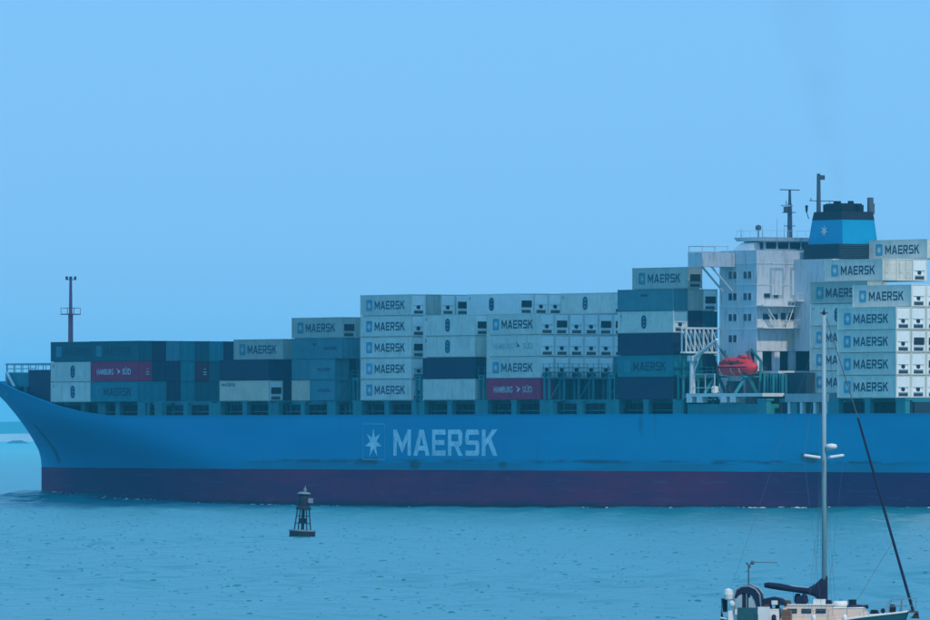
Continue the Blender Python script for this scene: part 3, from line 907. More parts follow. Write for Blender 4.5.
b.build('exhaust_stack', 'funnel_black', fun)
b = MB(); b.quad([(x, 0.31 * 0 + 0.078 * z, z) for x, z in star_pts(0.85, 0.33)])
b.build('star_emblem', 'white_steel', fun, False, (86.9, 13.36, Zr(26.75)))
b = MB()
b.tube((84.4, 14.4, Zr(29.3)), (84.4, 14.4, Zr(34.4)), 0.30, 0.24, 8)
b.box(84.3, 84.5, 12.9, 16.9, Zr(30.75), Zr(30.85)); b.tube((84.4, 16.2, Zr(29.3)), (84.4, 16.2, Zr(30.75)), 0.04, n=5); b.tube((84.4, 13.1, Zr(30.8)), (84.4, 13.1, Zr(31.2)), 0.06, n=5)
b.box(84.2, 84.6, 14.6, 15.3, Zr(33.6), Zr(34.2))
b.build('signal_mast', 'mast_grey', fun)
b = MB(); b.tube((83.6, 13.0, Zr(29.3)), (83.6, 13.0, Zr(30.2)), 0.12, 0.2, 8); b.tube((83.8, 13.2, Zr(28.4)), (83.6, 13.0, Zr(29.3)), 0.06, n=5)
b.build('horn', 'funnel_black', fun)
b = MB(); b.tube((89.6, 19.0, Zr(28.6)), (89.6, 19.0, Zr(31.2)), 0.42, 0.42, 10); b.tube((89.6, 19.6, Zr(29)), (89.6, 19.6, Zr(30.4)), 0.1, n=6)
b.build('exhaust_pipe', 'mast_grey', fun)

# boat station on the port side under the wing
stn = empty('boat_station'); stn.parent = ship
MB().box(74.3, 90.8, 0.0, 3.6, Zr(4.85), Zr(5.3)).build('platform', 'white_steel', stn)
pf = MB().box(-0.55, 0.55, -0.02, 1.0, Zr(4.1), Zr(4.845)).mesh('platform_foot', 'white_steel')
for x in (75.0, 77.2, 82.4, 84.4): put('platform_foot', pf, stn, (x, 0, 0))
b = MB(); b.box(74.0, 90.0, 0.5, 4.5, ZT - 0.2, Zr(3.9)); b.build('station_base', 'steel_teal', stn)
for x in (77.2, 83.8):
    b = MB()
    b.tube((x, 0.9, Zr(5.3)), (x + 0.5, 2.6, Zr(7.9)), 0.22, n=6); b.tube((x, 4.4, Zr(5.3)), (x + 0.5, 2.6, Zr(7.9)), 0.22, n=6)
    b.box(x - 0.1, x + 0.9, 1.6, 4.3, Zr(7.4), Zr(7.6))
    b.path([(x + 0.4, 4.6, Zr(5.3)), (x + 0.4, 4.9, Zr(9.5)), (x + 0.4, 3.2, Zr(11.2))], 0.2)
    b.build('davit', 'steel_teal', stn)
b = MB()
b.tube((74.7, 0.8, Zr(5.3)), (74.7, 0.8, Zr(10.0)), 0.42, 0.36, 10)
b.box(74.2, 75.3, 0.3, 1.3, Zr(9.6), Zr(10.3))
b.build('crane_post', 'white_steel', stn)
b = MB(); b.frustum((0, 0, 0, 0), (0, 0, 0, 0), 0, 0)
b = MB(); b.tube((74.9, 0.8, Zr(9.9)), (80.0, 0.8, Zr(12.4)), 0.33, 0.2, 8); b.tube((74.8, 0.8, Zr(7.6)), (76.4, 0.8, Zr(10.4)), 0.1, n=6)
b.tube((79.9, 0.8, Zr(12.4)), (79.9, 0.8, Zr(9.5)), 0.03, n=5)
b.build('crane_boom', 'white_steel', stn)
b = MB()
for x in (75.6, 78.3, 80.3):
    b.box(x, x + 0.09, 0.1, 0.2, Zr(5.3), Zr(7.9))
for z in (6.0, 7.8): b.box(75.6, 80.3, 0.1, 0.18, Zr(z), Zr(z) + 0.09)
b.build('railing', 'white_steel', stn)
b = MB(); b.lathe([(0.3, 0), (0.5, 0.15), (0.5, 0.8), (0.3, 0.95)], (79.3, 1.0, Zr(5.3)), 10); b.build('life_raft_canister', 'white_steel', stn)
b = MB(); b.box(81.2, 82.6, 1.5, 3.2, Zr(5.3), Zr(6.9)); b.box(81.4, 82.2, 1.2, 1.5, Zr(5.5), Zr(6.4)); b.build('winch', 'steel_dark', stn)
b = MB()
for i in range(8): b.tube((85.4 + i * 0.65, 4.6, Zr(4.2)), (85.4 + i * 0.65, 4.6, Zr(7.85)), 0.12 if i % 3 else 0.25, n=6)
b.build('pillar', 'steel_teal', stn)
# lattice truss athwart the front of the house
b = MB()
for x in (73.45, 74.35):
    for z in (10.75, 13.95): b.box(x - 0.11, x + 0.11, -0.2, 5.9, Zr(z) - 0.12, Zr(z) + 0.12)
    for i in range(5):
        y = -0.1 + i * 1.45
        b.box(x - 0.09, x + 0.09, y, y + 0.18, Zr(10.87), Zr(13.83))
        if i < 4: b.tube((x, y + 0.1, Zr(13.8)), (x, y + 1.5, Zr(10.9)), 0.09, n=6)
b.build('lattice_truss', 'white_steel', ship)
# pilot station ledge aft
b = MB(); b.box(95.6, 104.6, 0.0, 3.0, Zr(4.1), Zr(5.2)); b.build('ledge', 'house_grey', ship)
b = MB()
for x in (96.0, 98.6, 101.4, 103.8): b.box(x, x + 0.5, 0.1, 0.7, ZT - 0.2, Zr(4.1) - 0.003)
b.build('ledge_leg', 'white_steel', ship)
b = MB(); b.box(95.8, 104.4, 2.0, 2.2, ZT - 0.2, Zr(4.1) - 0.003); b.build('screen_wall', 'steel_teal', ship)
b = MB(); b.box(86, 93.0, 3.4, 11, ZT - 0.2, Zr(5.0)); b.box(87, 92.4, 6, 11, Zr(5.0), Zr(8.0)); b.build('engine_casing', 'steel_dark', ship)

# forecastle
fc = empty('forecastle'); fc.parent = ship
MB().box(-98.6, -91.2, 6.3, 26.1, 15.5, Zr(8.9)).build('breakwater', 'teal', fc)
MB().box(-91.19, -82.3, 5.0, 27.4, 14.0, Zr(9.35)).build('store_house', 'navy', fc)
b = MB()
for i in range(9):
    x = -98.9 + i * 1.95
    b.tube((x, 6.2, Zr(8.9)), (x, 6.2, Zr(10.2)), 0.07, n=5); b.tube((x, 26.2, Zr(8.9)), (x, 26.2, Zr(10.2)), 0.05, n=5)
b.box(-99.1, -82.3, 6.1, 6.3, Zr(10.1), Zr(10.35)); b.box(-99.1, -82.3, 26.11, 26.3, Zr(10.1), Zr(10.35))
b.box(-99.1, -98.9, 6.31, 26.1, Zr(10.1), Zr(10.35))
b.box(-99.0, -91.2, 6.15, 6.25, Zr(9.5), Zr(9.62))
for i in range(15): b.tube((-99.0, 6.4 + i * 1.36, Zr(8.9)), (-99.0, 6.4 + i * 1.36, Zr(10.2)), 0.06, n=5)
b.box(-99.1, -98.62, 6.1, 26.2, 15.5, Zr(8.9) + 0.15)
b.build('railing', 'house_grey', fc)
b = MB(); b.tube((-98.4, 5.9, Zr(9.0)), (-95.9, 5.6, Zr(6.9)), 0.22, n=6); b.build('stay_pole', 'white_steel', fc)
b = MB()
for x in (-93.6, -91.2): b.lathe([(0.4, 0), (0.36, 0.5), (0.5, 1.2), (0.4, 1.35)], (x, 5.2, 15.4), 10)
b.build('bollard', 'steel_dark', fc)
b = MB()
fx = -96.9
b.tube((fx, YC, 15.5), (fx, YC, Zr(17.8)), 0.42, 0.36, 10)
b.tube((fx, YC, Zr(17.8)), (fx, YC, Zr(22.9)), 0.27, 0.2, 8)
b.build('foremast', 'mast_red', fc)
b = MB(); b.box(fx - 0.9, fx + 0.9, YC - 1.2, YC + 1.2, Zr(17.6), Zr(17.75))
for (x, y) in ((-0.85, -1.15), (0.85, -1.15), (-0.85, 1.15), (0.85, 1.15), (0.85, 0), (-0.85, 0)):
    b.tube((fx + x, YC + y, Zr(17.75)), (fx + x, YC + y, Zr(18.6)), 0.04, n=5)
b.path([(fx - 0.85, YC - 1.15, Zr(18.6)), (fx + 0.85, YC - 1.15, Zr(18.6)), (fx + 0.85, YC + 1.15, Zr(18.6)), (fx - 0.85, YC + 1.15, Zr(18.6)), (fx - 0.85, YC - 1.15, Zr(18.6))], 0.035)
b.build('crow_platform', 'mast_red', fc)
b = MB(); b.box(fx - 0.08, fx + 0.08, YC - 0.85, YC + 0.95, Zr(22.75), Zr(22.87)); b.lathe([(0.16, 0), (0.2, 0.1), (0.2, 0.35), (0.08, 0.45)], (fx, YC - 0.7, Zr(22.87)), 8); b.lathe([(0.16, 0), (0.2, 0.1), (0.2, 0.35), (0.08, 0.45)], (fx, YC + 0.8, Zr(22.87)), 8); b.lathe([(0.2, 0), (0.25, 0.1), (0.25, 0.3), (0.1, 0.4)], (fx, YC, Zr(22.9)), 8)
b.build('mast_light', 'mast_grey', fc)

# ------------------------------------------------------------------ containers
def body_mesh(L, H, corr):
    b = MB()
    fr = 0.14
    # roof and floor, front wall
    b.box(0.3, L - 0.3, 0.25, WID - 0.25, -0.07, 0.119)  # block added under the floor to stop sky light through tier gaps
    b.box(0.05, L - 0.12, 0.06, WID - 0.06, 0.12, 0.16); b.box(0.05, L - 0.12, 0.06, WID - 0.06, H - 0.09, H - 0.045)
    if corr:
        n = int(L / 0.28)
        for side in (0, 1):
            rows = [[], []]
            for i in range(n):
                x = 0.12 + (L - 0.24) * i / n; w = (L - 0.24) / n
                for fx_, dep in ((0.0, 0.035), (0.25, 0.035), (0.42, 0.075), (0.78, 0.075)):
                    y = dep if side == 0 else WID - dep
                    rows[0].append((x + w * fx_, y, 0.13)); rows[1].append((x + w * fx_, y, H - 0.10))
            b.grid(rows, flip=(side == 1))
    else:
        for side in (0, 1):
            y0_, y1_ = (0.03, 0.07) if side == 0 else (WID - 0.07, WID - 0.03)
            n = 8 if L > 8 else 4
            for i in range(n):
                x0_ = 0.13 + (L - 0.26) * i / n; x1_ = 0.13 + (L - 0.26) * (i + 1) / n - 0.02
                b.box(x0_, x1_, y0_, y1_, 0.13, H - 0.11)
            b.box(0.13, L - 0.13, 0.08, WID - 0.08, 0.17, 0.3)
    b.box(0.05, 0.09, 0.13, WID - 0.13, 0.17, H - 0.1)
    return b.mesh('side_panels', 'white')
def frame_mesh(L, H):
    b = MB()
    for x0_, x1_ in ((0, 0.13), (L - 0.13, L)):
        for y0_, y1_ in ((0, 0.13), (WID - 0.13, WID)):
            b.box(x0_, x1_, y0_, y1_, 0.121, H - 0.121)
            b.box(x0_ - 0.005, x1_ + 0.005, y0_ - 0.005, y1_ + 0.005, 0, 0.12); b.box(x0_ - 0.005, x1_ + 0.005, y0_ - 0.005, y1_ + 0.005, H - 0.12, H)
        b.box(x0_ + 0.01, x1_ - 0.01, 0.137, WID - 0.137, 0.02, 0.15); b.box(x0_ + 0.01, x1_ - 0.01, 0.137, WID - 0.137, H - 0.13, H - 0.02)
    for y0_, y1_ in ((0.01, 0.08), (WID - 0.08, WID - 0.01)):
        b.box(0.137, L - 0.137, y0_, y1_, 0.03, 0.125); b.box(0.137, L - 0.137, y0_, y1_, H - 0.105, H - 0.02)
    return b.mesh('frame', 'white')
def door_mesh(H):
    b = MB()
    w = (WID - 0.30) / 2
    b.box(-0.05, 0.0, 0, w, 0, H - 0.31)
    for i in range(4):
        z = 0.1 + i * (H - 0.5) / 4
        b.box(0.001, 0.025, 0.08, w - 0.08, z, z + (H - 0.5) / 4 - 0.12)
    for y in (0.25, w - 0.25):
        b.box(0.03, 0.075, y - 0.03, y + 0.03, 0.0, H - 0.31)
    b.box(0.076, 0.10, 0.30, 0.72, 0.95, 1.0)
    return b
def unit_mesh(H, dark):
    """end wall of a refrigerated box: panel, lower recess, ledge"""
    b = MB()
    y0_, y1_ = 0.135, WID - 0.135
    b.box(-0.06, -0.005, y0_ + 0.03, y1_ - 0.03, H * 0.47, H - 0.17)
    b.box(-0.10, -0.03, y0_, y0_ + 0.30, 0.16, H * 0.465); b.box(-0.10, -0.03, y1_ - 0.30, y1_, 0.16, H * 0.465)
    b.box(-0.12, -0.11, y0_ + 0.30, y1_ - 0.30, 0.16, H * 0.465)
    b.box(-0.10, -0.02, y0_ + 0.302, y1_ - 0.302, H * 0.24, H * 0.30)
    for y in (y0_ + 0.18, y1_ - 0.5):
        b.box(-0.004, 0.012, y, y + 0.32, H * 0.78, H * 0.90)
    return b
KL = ('white', 'grey', 'tealgrey', 'teal', 'darkteal', 'navy', 'red')
ME = {}
for L_ in (LEN, 6.06):
    for hh in (HGT, 2.60):
        ME['corr', L_, hh] = body_mesh(L_, hh, True); ME['flat', L_, hh] = body_mesh(L_, hh, False); ME['frame', L_, hh] = frame_mesh(L_, hh)
for hh in (HGT, 2.60):
    ME['door', hh] = door_mesh(hh).mesh('door', 'white')
    ME['unit', hh] = unit_mesh(hh, False).mesh('refrigeration_unit', 'white')
def disc(y, z, r, x):
    return [(x, y + r * math.cos(a * math.pi / 8), z + r * math.sin(a * math.pi / 8)) for a in range(16)]
b = MB(); b.tube((-0.11, WID / 2, HGT * 0.375), (-0.015, WID / 2, HGT * 0.375), 0.30, 0.30, 14)
ME['fan'] = b.mesh('fan', 'machine_dark')
b = MB()
for i in range(3): b.box(-0.06, -0.02, 0.45, WID - 0.45, 0.22 + i * 0.13, 0.31 + i * 0.13)
ME['grille'] = b.mesh('grille', 'machine_dark')
b = MB()
b.box(-0.06, 0.03, 0.42, WID - 0.30, HGT * 0.34, HGT * 0.66)
b.box(0.031, 0.05, 0.62, 1.1, HGT * 0.40, HGT * 0.60); b.box(0.031, 0.05, 1.3, 1.9, HGT * 0.40, HGT * 0.60)
ME['open_unit'] = b.mesh('open_machinery', 'machine_dark')
def emblem_mesh(plate, star):
    b = MB()
    pts = []
    w, h, r = 0.72, 0.78, 0.16
    for cx_, cz_, a0 in ((w - r, h - r, 0), (-w + r, h - r, 90), (-w + r, -h + r, 180), (w - r, -h + r, 270)):
        for k in range(4):
            a = R(a0 + k * 30); pts.append((cx_ + r * math.cos(a), 0, cz_ + r * math.sin(a)))
    b.quad(pts[::-1] if False else pts)
    b.quad([(x, -0.006, z) for x, z in star_pts(0.56, 0.24)], 1)
    return b.mesh('emblem', [plate, star])
ME['emblem'] = emblem_mesh('cyan', 'white'); ME['emblem_dull'] = emblem_mesh('cyan_dull', 'grey'); ME['emblem_teal'] = emblem_mesh('cyan_dull', 'teal')
# upright capsule emblem: dark rounded shape with pale bars inside
def capsule():
    b = MB(); pts = []
    for k in range(9):
        a = R(k * 22.5); pts.append((0.56 * math.cos(a), 0, 0.42 + 0.50 * math.sin(a)))
    for k in range(9):
        a = R(180 + k * 22.5); pts.append((0.56 * math.cos(a), 0, -0.42 + 0.50 * math.sin(a)))
    b.quad(pts)
    for z in (0.52, 0.02, -0.5): b.box(-0.22, 0.22, -0.008, -0.004, z - 0.09, z + 0.09, 1)
    return b.mesh('capsule_emblem', ['letter_dark', 'cyan'])
ME['capsule'] = capsule()
b = MB(); b.quad([(-0.5, 0, 0.5), (0.75, 0, -0.1), (-0.2, 0, -0.55), (0.1, 0, -0.05)]); ME['pennant_pale'] = b.mesh('pennant', 'letter_pale')
b = MB(); b.quad([(-0.35, 0, 0.5), (0.55, 0, -0.1), (-0.2, 0, -0.35), (0.0, 0, 0.0)]); ME['pennant_dark'] = b.mesh('pennant', 'letter_dark')
b = MB(); b.box(0, 0.55, -0.01, 0, 0.9, 1.05); b.box(0, 0.55, -0.01, 0, 1.25, 1.40); b.box(0.1, 0.45, -0.01, 0, 1.7, 1.8); ME['end_marks'] = b.mesh('end_marks', 'letter_pale')

ORD = ['outermost', 'second', 'third', 'fourth', 'fifth', 'sixth', 'seventh', 'eighth']
TIER = ['bottom', 'second', 'third', 'fourth', 'fifth', 'sixth', 'seventh']
PLACE = {'A': 'in the foremost stack by the bow', 'B': 'in the second bay from the bow', 'D': 'in the third stack from the bow', 'E': 'left of the tall five-high lettered stack',
         'F': 'in the five-high lettered stack', 'G': 'between lettered stack and red box', 'H': 'in the stack above the red box', 'I': 'just ahead of the white deckhouse',
         'K': 'just behind the funnel', 'J': 'at the right edge of the photo'}
LOOK = {'white': 'white', 'bright_white': 'bright white', 'cream': 'cream', 'grey': 'pale grey', 'tealgrey': 'faded teal-grey', 'teal': 'teal', 'darkteal': 'dark teal', 'navy': 'navy blue', 'red': 'deep red', 'maroon': 'dull maroon'}
n_cont = 0
seen_lab = set()
def container(bay, row, tier, colour, side=None, end='door', x=None, L=LEN, zoff=0.0, yoff=0.0, hh=HGT, view='side', mark=False):
    global n_cont
    X = (BAYS[bay] if x is None else x) + random.uniform(-0.03, 0.03); Y = row * RP + yoff + random.uniform(-0.015, 0.015)
    Z = ZS + zoff + (tier - 1) * TH + 0.012
    o = empty('shipping_container', ship_to_world(X, Y, Z), SHIP_RZ + random.uniform(-0.0012, 0.0012))
    m = M[colour]
    flat = colour in ('white', 'bright_white', 'cream') or end in ('unit', 'open')
    put('side_panels', ME['flat' if flat else 'corr', L, hh], o, None, m)
    put('frame', ME['frame', L, hh], o, None, m)
    if end == 'door':
        w = (WID - 0.30) / 2
        for y in (0.14, 0.16 + w): put('door', ME['door', hh], o, (L - 0.06, y, 0.155), m)
    else:
        u = put('refrigeration_unit', ME['unit', hh], o, (L, 0, 0), M['bright_white'] if colour in ('white', 'cream', 'bright_white') else m)  # brighter white on the end wall makes up for shade there
        if end == 'open': put('open_machinery', ME['open_unit'], u)
        else: put('fan', ME['fan'], u)
        put('grille', ME['grille'], u)
    if mark: put('end_marks', ME['end_marks'], o, (L + 0.05, 1.4, 0), None).rotation_euler = (0, 0, math.pi / 2)
    ys = 0.018 if flat else 0.024
    desc = ''
    if side in ('M', 'Md', 'Mt'):
        tm = {'M': 'letter_dark', 'Md': 'letter_dark', 'Mt': 'letter_teal'}[side]
        put('lettering', block_text('MAERSK', 7.15, 1.18, tm), o, (3.4, ys, hh / 2 - 0.62))
        put('emblem', ME[{'M': 'emblem', 'Md': 'emblem_dull', 'Mt': 'emblem_teal'}[side]], o, (2.1, ys, hh / 2 - 0.02))
        desc = ', star emblem'
    elif side == 'C':
        put('capsule_emblem', ME['capsule'], o, (L * 0.47, ys, hh / 2)); desc = ', upright capsule emblem'
        put('corner_mark', text_mesh('=', 0.4, 0.3, 'letter_dark', 0.0), o, (0.5, ys, hh - 0.75))
    elif side in ('H', 'Hg'):
        tm = 'letter_pale' if side == 'H' else 'letter_ghost'
        put('lettering', text_mesh('HAMBURG', 4.3, 0.85, tm, 0.02), o, (1.6, ys, hh / 2 - 0.5))
        put('lettering', text_mesh('S\u00dcD', 2.2, 1.05, tm, 0.02), o, (8.2, ys, hh / 2 - 0.5))
        put('pennant', ME['pennant_pale' if side == 'H' else 'pennant_dark'], o, (7.0, ys, hh / 2 + 0.05)); desc = ', pennant mark'
    elif side == 's':
        w = L * (0.27 if L > 8 else 0.52)
        put('lettering', block_text('MAERSK', w, 0.42, 'letter_dark'), o, (L * (0.05 if L > 8 else 0.3), ys, hh * (0.72 if L > 8 else 0.42))); desc = ', small lettering'
    elif side == 'k':
        put('lettering', text_mesh('\u2013', 1.5, 0.3, 'letter_dark', 0.02), o, (L * 0.42, ys, hh * 0.66)); desc = ', short dash mark'
    size = 'short ' if L < 8 else ''
    endt = {'unit': ' reefer', 'open': ' reefer'}.get(end, '')
    what = f"{size}{LOOK[colour]}{endt} container{desc}"
    if view == 'end': what = f"{LOOK[colour]}{endt} container end"
    lab = f"{what}, {TIER[tier - 1]} tier, {ORD[row]} row {PLACE[bay]}"
    if len(lab.split()) > 16: lab = f"{what}, {TIER[tier - 1]} tier {PLACE[bay]}"
    if x is not None and L < 8: pass
    if lab in seen_lab or len(lab.split()) > 16: print('LABEL', len(lab.split()), lab)
    seen_lab.add(lab)
    tag(o, lab, 'container', 'shipping containers stacked on the ship')
    n_cont += 1
    return o
c = container
# first bay at the bow
c('A', 0, 1, 'white', 'C', yoff=1.1); c('A', 0, 2, 'white', 'C', yoff=1.1); c('A', 0, 3, 'darkteal', 'Mt', yoff=1.1)
# second bay: side and the bare ends behind it
c('B', 0, 1, 'teal', 'Mt'); c('B', 0, 2, 'red', 'H', mark=True); c('B', 0, 3, 'darkteal', 'Mt')
for r, (t3, t2, t1) in enumerate((('navy', 'navy', 'teal'), ('tealgrey', 'navy', 'navy'), ('teal', 'teal', 'teal'), ('darkteal', 'maroon', 'darkteal'), ('teal', 'darkteal', 'darkteal'), ('navy', 'navy', 'navy')), 1):
    for t, col in ((1, t1), (2, t2), (3, t3)):
        c('B', r, t, col, view='end', mark=(col == 'maroon'))
# third
c('D', 0, 1, 'cream', 's', 'open'); c('D', 0, 2, 'navy'); c('D', 1, 3, 'grey', 'Md')
c('D', 1, 1, 'navy', view='end'); c('D', 1, 2, 'navy', view='end')
# fourth, part of it short boxes
c('E', 1, 1, 'cream', L=6.06); c('E', 1, 2, 'tealgrey', L=6.06); c('E', 1, 3, 'tealgrey', 'k'); c('E', 1, 4, 'grey', 'Md', 'open')
c('E', 0, 1, 'tealgrey', 's', L=6.06, x=-12.2); c('E', 0, 2, 'tealgrey', 's', L=6.06, x=-12.2); c('E', 0, 3, 'tealgrey', 's', L=6.06, x=-10.6)
c('E', 2, 1, 'teal', view='end'); c('E', 2, 2, 'darkteal', view='end'); c('E', 2, 3, 'tealgrey', view='end'); c('E', 2, 4, 'grey', view='end')
# fifth: five lettered boxes
for t in range(1, 6): c('F', 0, t, 'white', 'M', 'open' if t in (3,) else 'unit')
c('F', 1, 5, 'grey', view='end'); c('F', 2, 5, 'white', None, 'unit', view='end'); c('F', 3, 5, 'white', None, 'open', view='end')
# sixth
c('G', 0, 1, 'white', None, 'door'); c('G', 0, 2, 'navy'); c('G', 0, 3, 'white', 'C'); c('G', 0, 4, 'white', 'C', 'open')
c('G', 3, 5, 'bright_white', 'C', 'open'); c('G', 4, 5, 'white', None, 'unit', view='end'); c('G', 5, 5, 'white', None, 'unit', view='end')
# seventh
c('H', 0, 1, 'red', 'H'); c('H', 0, 2, 'white', 'M', 'unit'); c('H', 0, 3, 'white', 'Hg', 'unit'); c('H', 0, 4, 'white', 'M', 'unit'); c('H', 5, 5, 'white', 'C', 'unit')
for r in range(1, 6):
    c('H', r, 1, ('darkteal', 'navy', 'darkteal', 'navy', 'darkteal')[r - 1], view='end')
    c('H', r, 2, 'tealgrey' if r == 5 else 'white', None, 'door' if r == 5 else 'unit', view='end')
    c('H', r, 3, 'white', None, 'unit', view='end')
    c('H', r, 4, 'white', None, ('open', 'unit', 'unit', 'open', 'open')[r - 1], view='end')
# ahead of the deckhouse
c('I', 0, 1, 'navy', mark=False); c('I', 0, 2, 'teal', 'Mt'); c('I', 0, 3, 'navy'); c('I', 0, 4, 'white', 'C', 'unit'); c('I', 0, 5, 'tealgrey', 'k'); c('I', 1, 6, 'grey', 'Md', 'open')
for r in (1, 2):
    c('I', r, 1, 'darkteal', view='end'); c('I', r, 2, ('teal', 'navy')[r - 1], view='end'); c('I', r, 3, 'darkteal', view='end'); c('I', r, 4, ('navy', 'darkteal')[r - 1], view='end')
    c('I', r, 5, ('grey', 'white')[r - 1], None, ('door', 'open')[r - 1], view='end')
# behind the funnel
zk = 0.70
c('K', 3, 1, 'white', 'M', zoff=zk); c('K', 3, 2, 'white', 'M', zoff=zk); c('K', 3, 3, 'white', 'M', zoff=zk); c('K', 3, 4, 'white', 'C', zoff=zk); c('K', 3, 5, 'grey', 'Md', zoff=zk)
c('K', 4, 6, 'white', 'M', 'door', zoff=zk); c('K', 5, 6, 'white', None, 'door', zoff=zk, view='end'); c('K', 6, 6, 'white', None, 'unit', zoff=zk, view='end')
c('K', 7, 7, 'white', 'M', 'door', zoff=zk, hh=2.60)
# last
for t in range(1, 5): c('J', 0, t, 'white', 'M', 'unit')
c('J', 1, 5, 'white', 'M', 'unit')
for r, tt_ in ((1, (1, 2, 3, 4)), (2, (1, 2, 3, 4, 5))):
    for t in tt_: c('J', r, t, 'white', None, 'open' if (r, t) in ((1, 3), (2, 2), (2, 3)) else 'unit', view='end')

# lifeboat slung at the station
lb = empty('lifeboat', ship_to_world(81.9, 2.75, Zr(7.62)), SHIP_RZ)
tag(lb, 'orange-red enclosed lifeboat hung beside the white deckhouse', 'lifeboat')
def lofted(sections, n=14):
    rows = []
    for (x, w, z0, z1) in sections:
        rows.append([(x, w * math.sin(a) * (1.0 if True else 1), (z0 + z1) / 2 - (z1 - z0) / 2 * math.cos(a)) for a in [2 * math.pi * k / n for k in range(n + 1)]])
    return rows
b = MB()
b.grid(lofted([(-3.9, 0.05, 0.9, 1.0), (-3.7, 0.7, 0.35, 1.5), (-2.8, 1.15, 0.08, 1.75), (-1, 1.3, 0, 1.8), (1, 1.3, 0, 1.8), (2.8, 1.1, 0.1, 1.8), (3.7, 0.6, 0.5, 1.6), (3.95, 0.05, 1.1, 1.2)]), flip=True)
b.build('hull', 'lifeboat', lb, True)
b = MB()
b.grid(lofted([(-3.2, 0.05, 1.5, 1.6), (-3.0, 0.8, 1.2, 2.1), (-1.8, 1.0, 1.2, 2.45), (1.2, 1.0, 1.2, 2.45), (2.4, 0.8, 1.2, 2.3), (2.9, 0.05, 1.5, 1.7)]), flip=True)
b.frustum((0.6, 2.4, -0.6, 0.6), (0.8, 2.1, -0.45, 0.45), 2.3, 2.75)
b.build('canopy', 'lifeboat', lb, True)
for x in (-1.6, -0.5, 1.3):
    MB().box(x - 0.16, x + 0.16, -1.03, -0.9, 1.8, 2.05).build('window', 'window', lb)
for x in (-2.2, 0.2, 2.0):
    b = MB(); pts = [(x, -1.33 * math.sin(a_), 0.95 - 0.98 * math.cos(a_)) for a_ in [math.pi * k / 8 for k in range(1, 5)]]
    b.path(pts, 0.05, 5); b.build('strap', 'white_steel', lb)
MB().box(-0.35, 0.35, -1.06, -0.95, 1.35, 1.75).build('hatch', 'machine_dark', lb)
b = MB(); b.box(-3.6, 3.6, -1.34, -1.24, 1.05, 1.2); b.build('fender_strake', 'black', lb)
b = MB()
for x in (-2.6, 2.6): b.box(x - 0.08, x + 0.08, -0.08, 0.08, 2.1, 3.4)
b.build('lifting_hook', 'mast_grey', lb)

# bow foam: white water breaking along the stem
b = MB(); rf = random.Random(11)
for i in range(70):
    X = -107 + 60 * rf.random() ** 2.0
    z_side = YC - half(max(X, -105.1), 0.5)
    Y = z_side - 0.4 - rf.random() ** 1.5 * (2.0 + (X + 107) * 0.06)
    zz = float(ship_wave(np.array([X]), np.array([Y]))[0]) + rf.uniform(-0.05, 0.12)
    w = rf.uniform(0.1, 0.35); l = rf.uniform(0.2, 0.9); h_ = rf.uniform(0.03, 0.16)
    n = len(b.v)
    b.v += [(X - l, Y, zz - 0.1), (X, Y - w, zz - 0.1), (X + l, Y, zz - 0.1), (X, Y + w, zz - 0.1), (X + rf.uniform(-.2, .2), Y, zz + h_)]
    for q in ((0, 1, 4), (1, 2, 4), (2, 3, 4), (3, 0, 4)):
        b.f.append(tuple(n + k for k in q)); b.m.append(0)
for i in range(140):
    X = -45 + 175 * rf.random()
    Y = YC - half(X, 0.5) - 0.2 - rf.random() ** 2 * 2.5
    zz = float(ship_wave(np.array([X]), np.array([Y]))[0]) + rf.uniform(-0.03, 0.06)
    w = rf.uniform(0.1, 0.4); l = rf.uniform(0.3, 1.6); h_ = rf.uniform(0.02, 0.10)
    n = len(b.v)
    b.v += [(X - l, Y, zz - 0.1), (X, Y - w, zz - 0.1), (X + l, Y, zz - 0.1), (X, Y + w, zz - 0.1), (X, Y, zz + h_)]
    for q in ((0, 1, 4), (1, 2, 4), (2, 3, 4), (3, 0, 4)):
        b.f.append(tuple(n + k for k in q)); b.m.append(0)
o = b.build('foam', 'foam', None, True)
o.location = ship_to_world(0, 0, 0); o.rotation_euler = (0, 0, SHIP_RZ)
tag(o, 'white foam breaking along the waterline of the blue hull', 'foam', kind='stuff')

# ------------------------------------------------------------------ buoy
DB = 9318.8 * CAM_H / (536.0 - 433.6)
by = empty('navigation_buoy', ((302.2 - 465) / 9318.8 * DB, DB, float(sea_height(np.array([(302.2 - 465) / 9318.8 * DB]), np.array([DB]))[0]) + 0.0), 0.5)
by.rotation_euler = (R(1.0), R(2.2), 0.5)
tag(by, 'dark lattice navigation buoy with lantern floating in front of the hull', 'buoy')
b = MB(); b.lathe([(0.9, -0.5), (1.24, -0.3), (1.26, 0.0), (1.24, 0.55), (1.20, 0.68), (1.05, 0.72)], (0, 0, 0), 28); b.build('float', 'buoy', by, False)
b = MB(); b.lathe([(1.27, 0.56), (1.31, 0.58), (1.31, 0.68), (1.22, 0.73)], (0, 0, 0), 28); b.build('rim', 'buoy_pale', by)
lm = MB().tube((0.88, 0, 0.70), (0.62, 0, 2.75), 0.065, 0.06, 6).mesh('leg', 'buoy')
for k in range(4):
    o = put('leg', lm, by); o.rotation_euler = (0, 0, k * math.pi / 2)
for z, r in ((1.35, 0.80), (2.05, 0.71)):
    b = MB()
    for k in range(4):
        a0, a1 = k * math.pi / 2, (k + 1) * math.pi / 2
        b.tube((r * math.cos(a0), r * math.sin(a0), z), (r * math.cos(a1), r * math.sin(a1), z), 0.04, n=5)
    b.build('cross_brace', 'buoy', by)
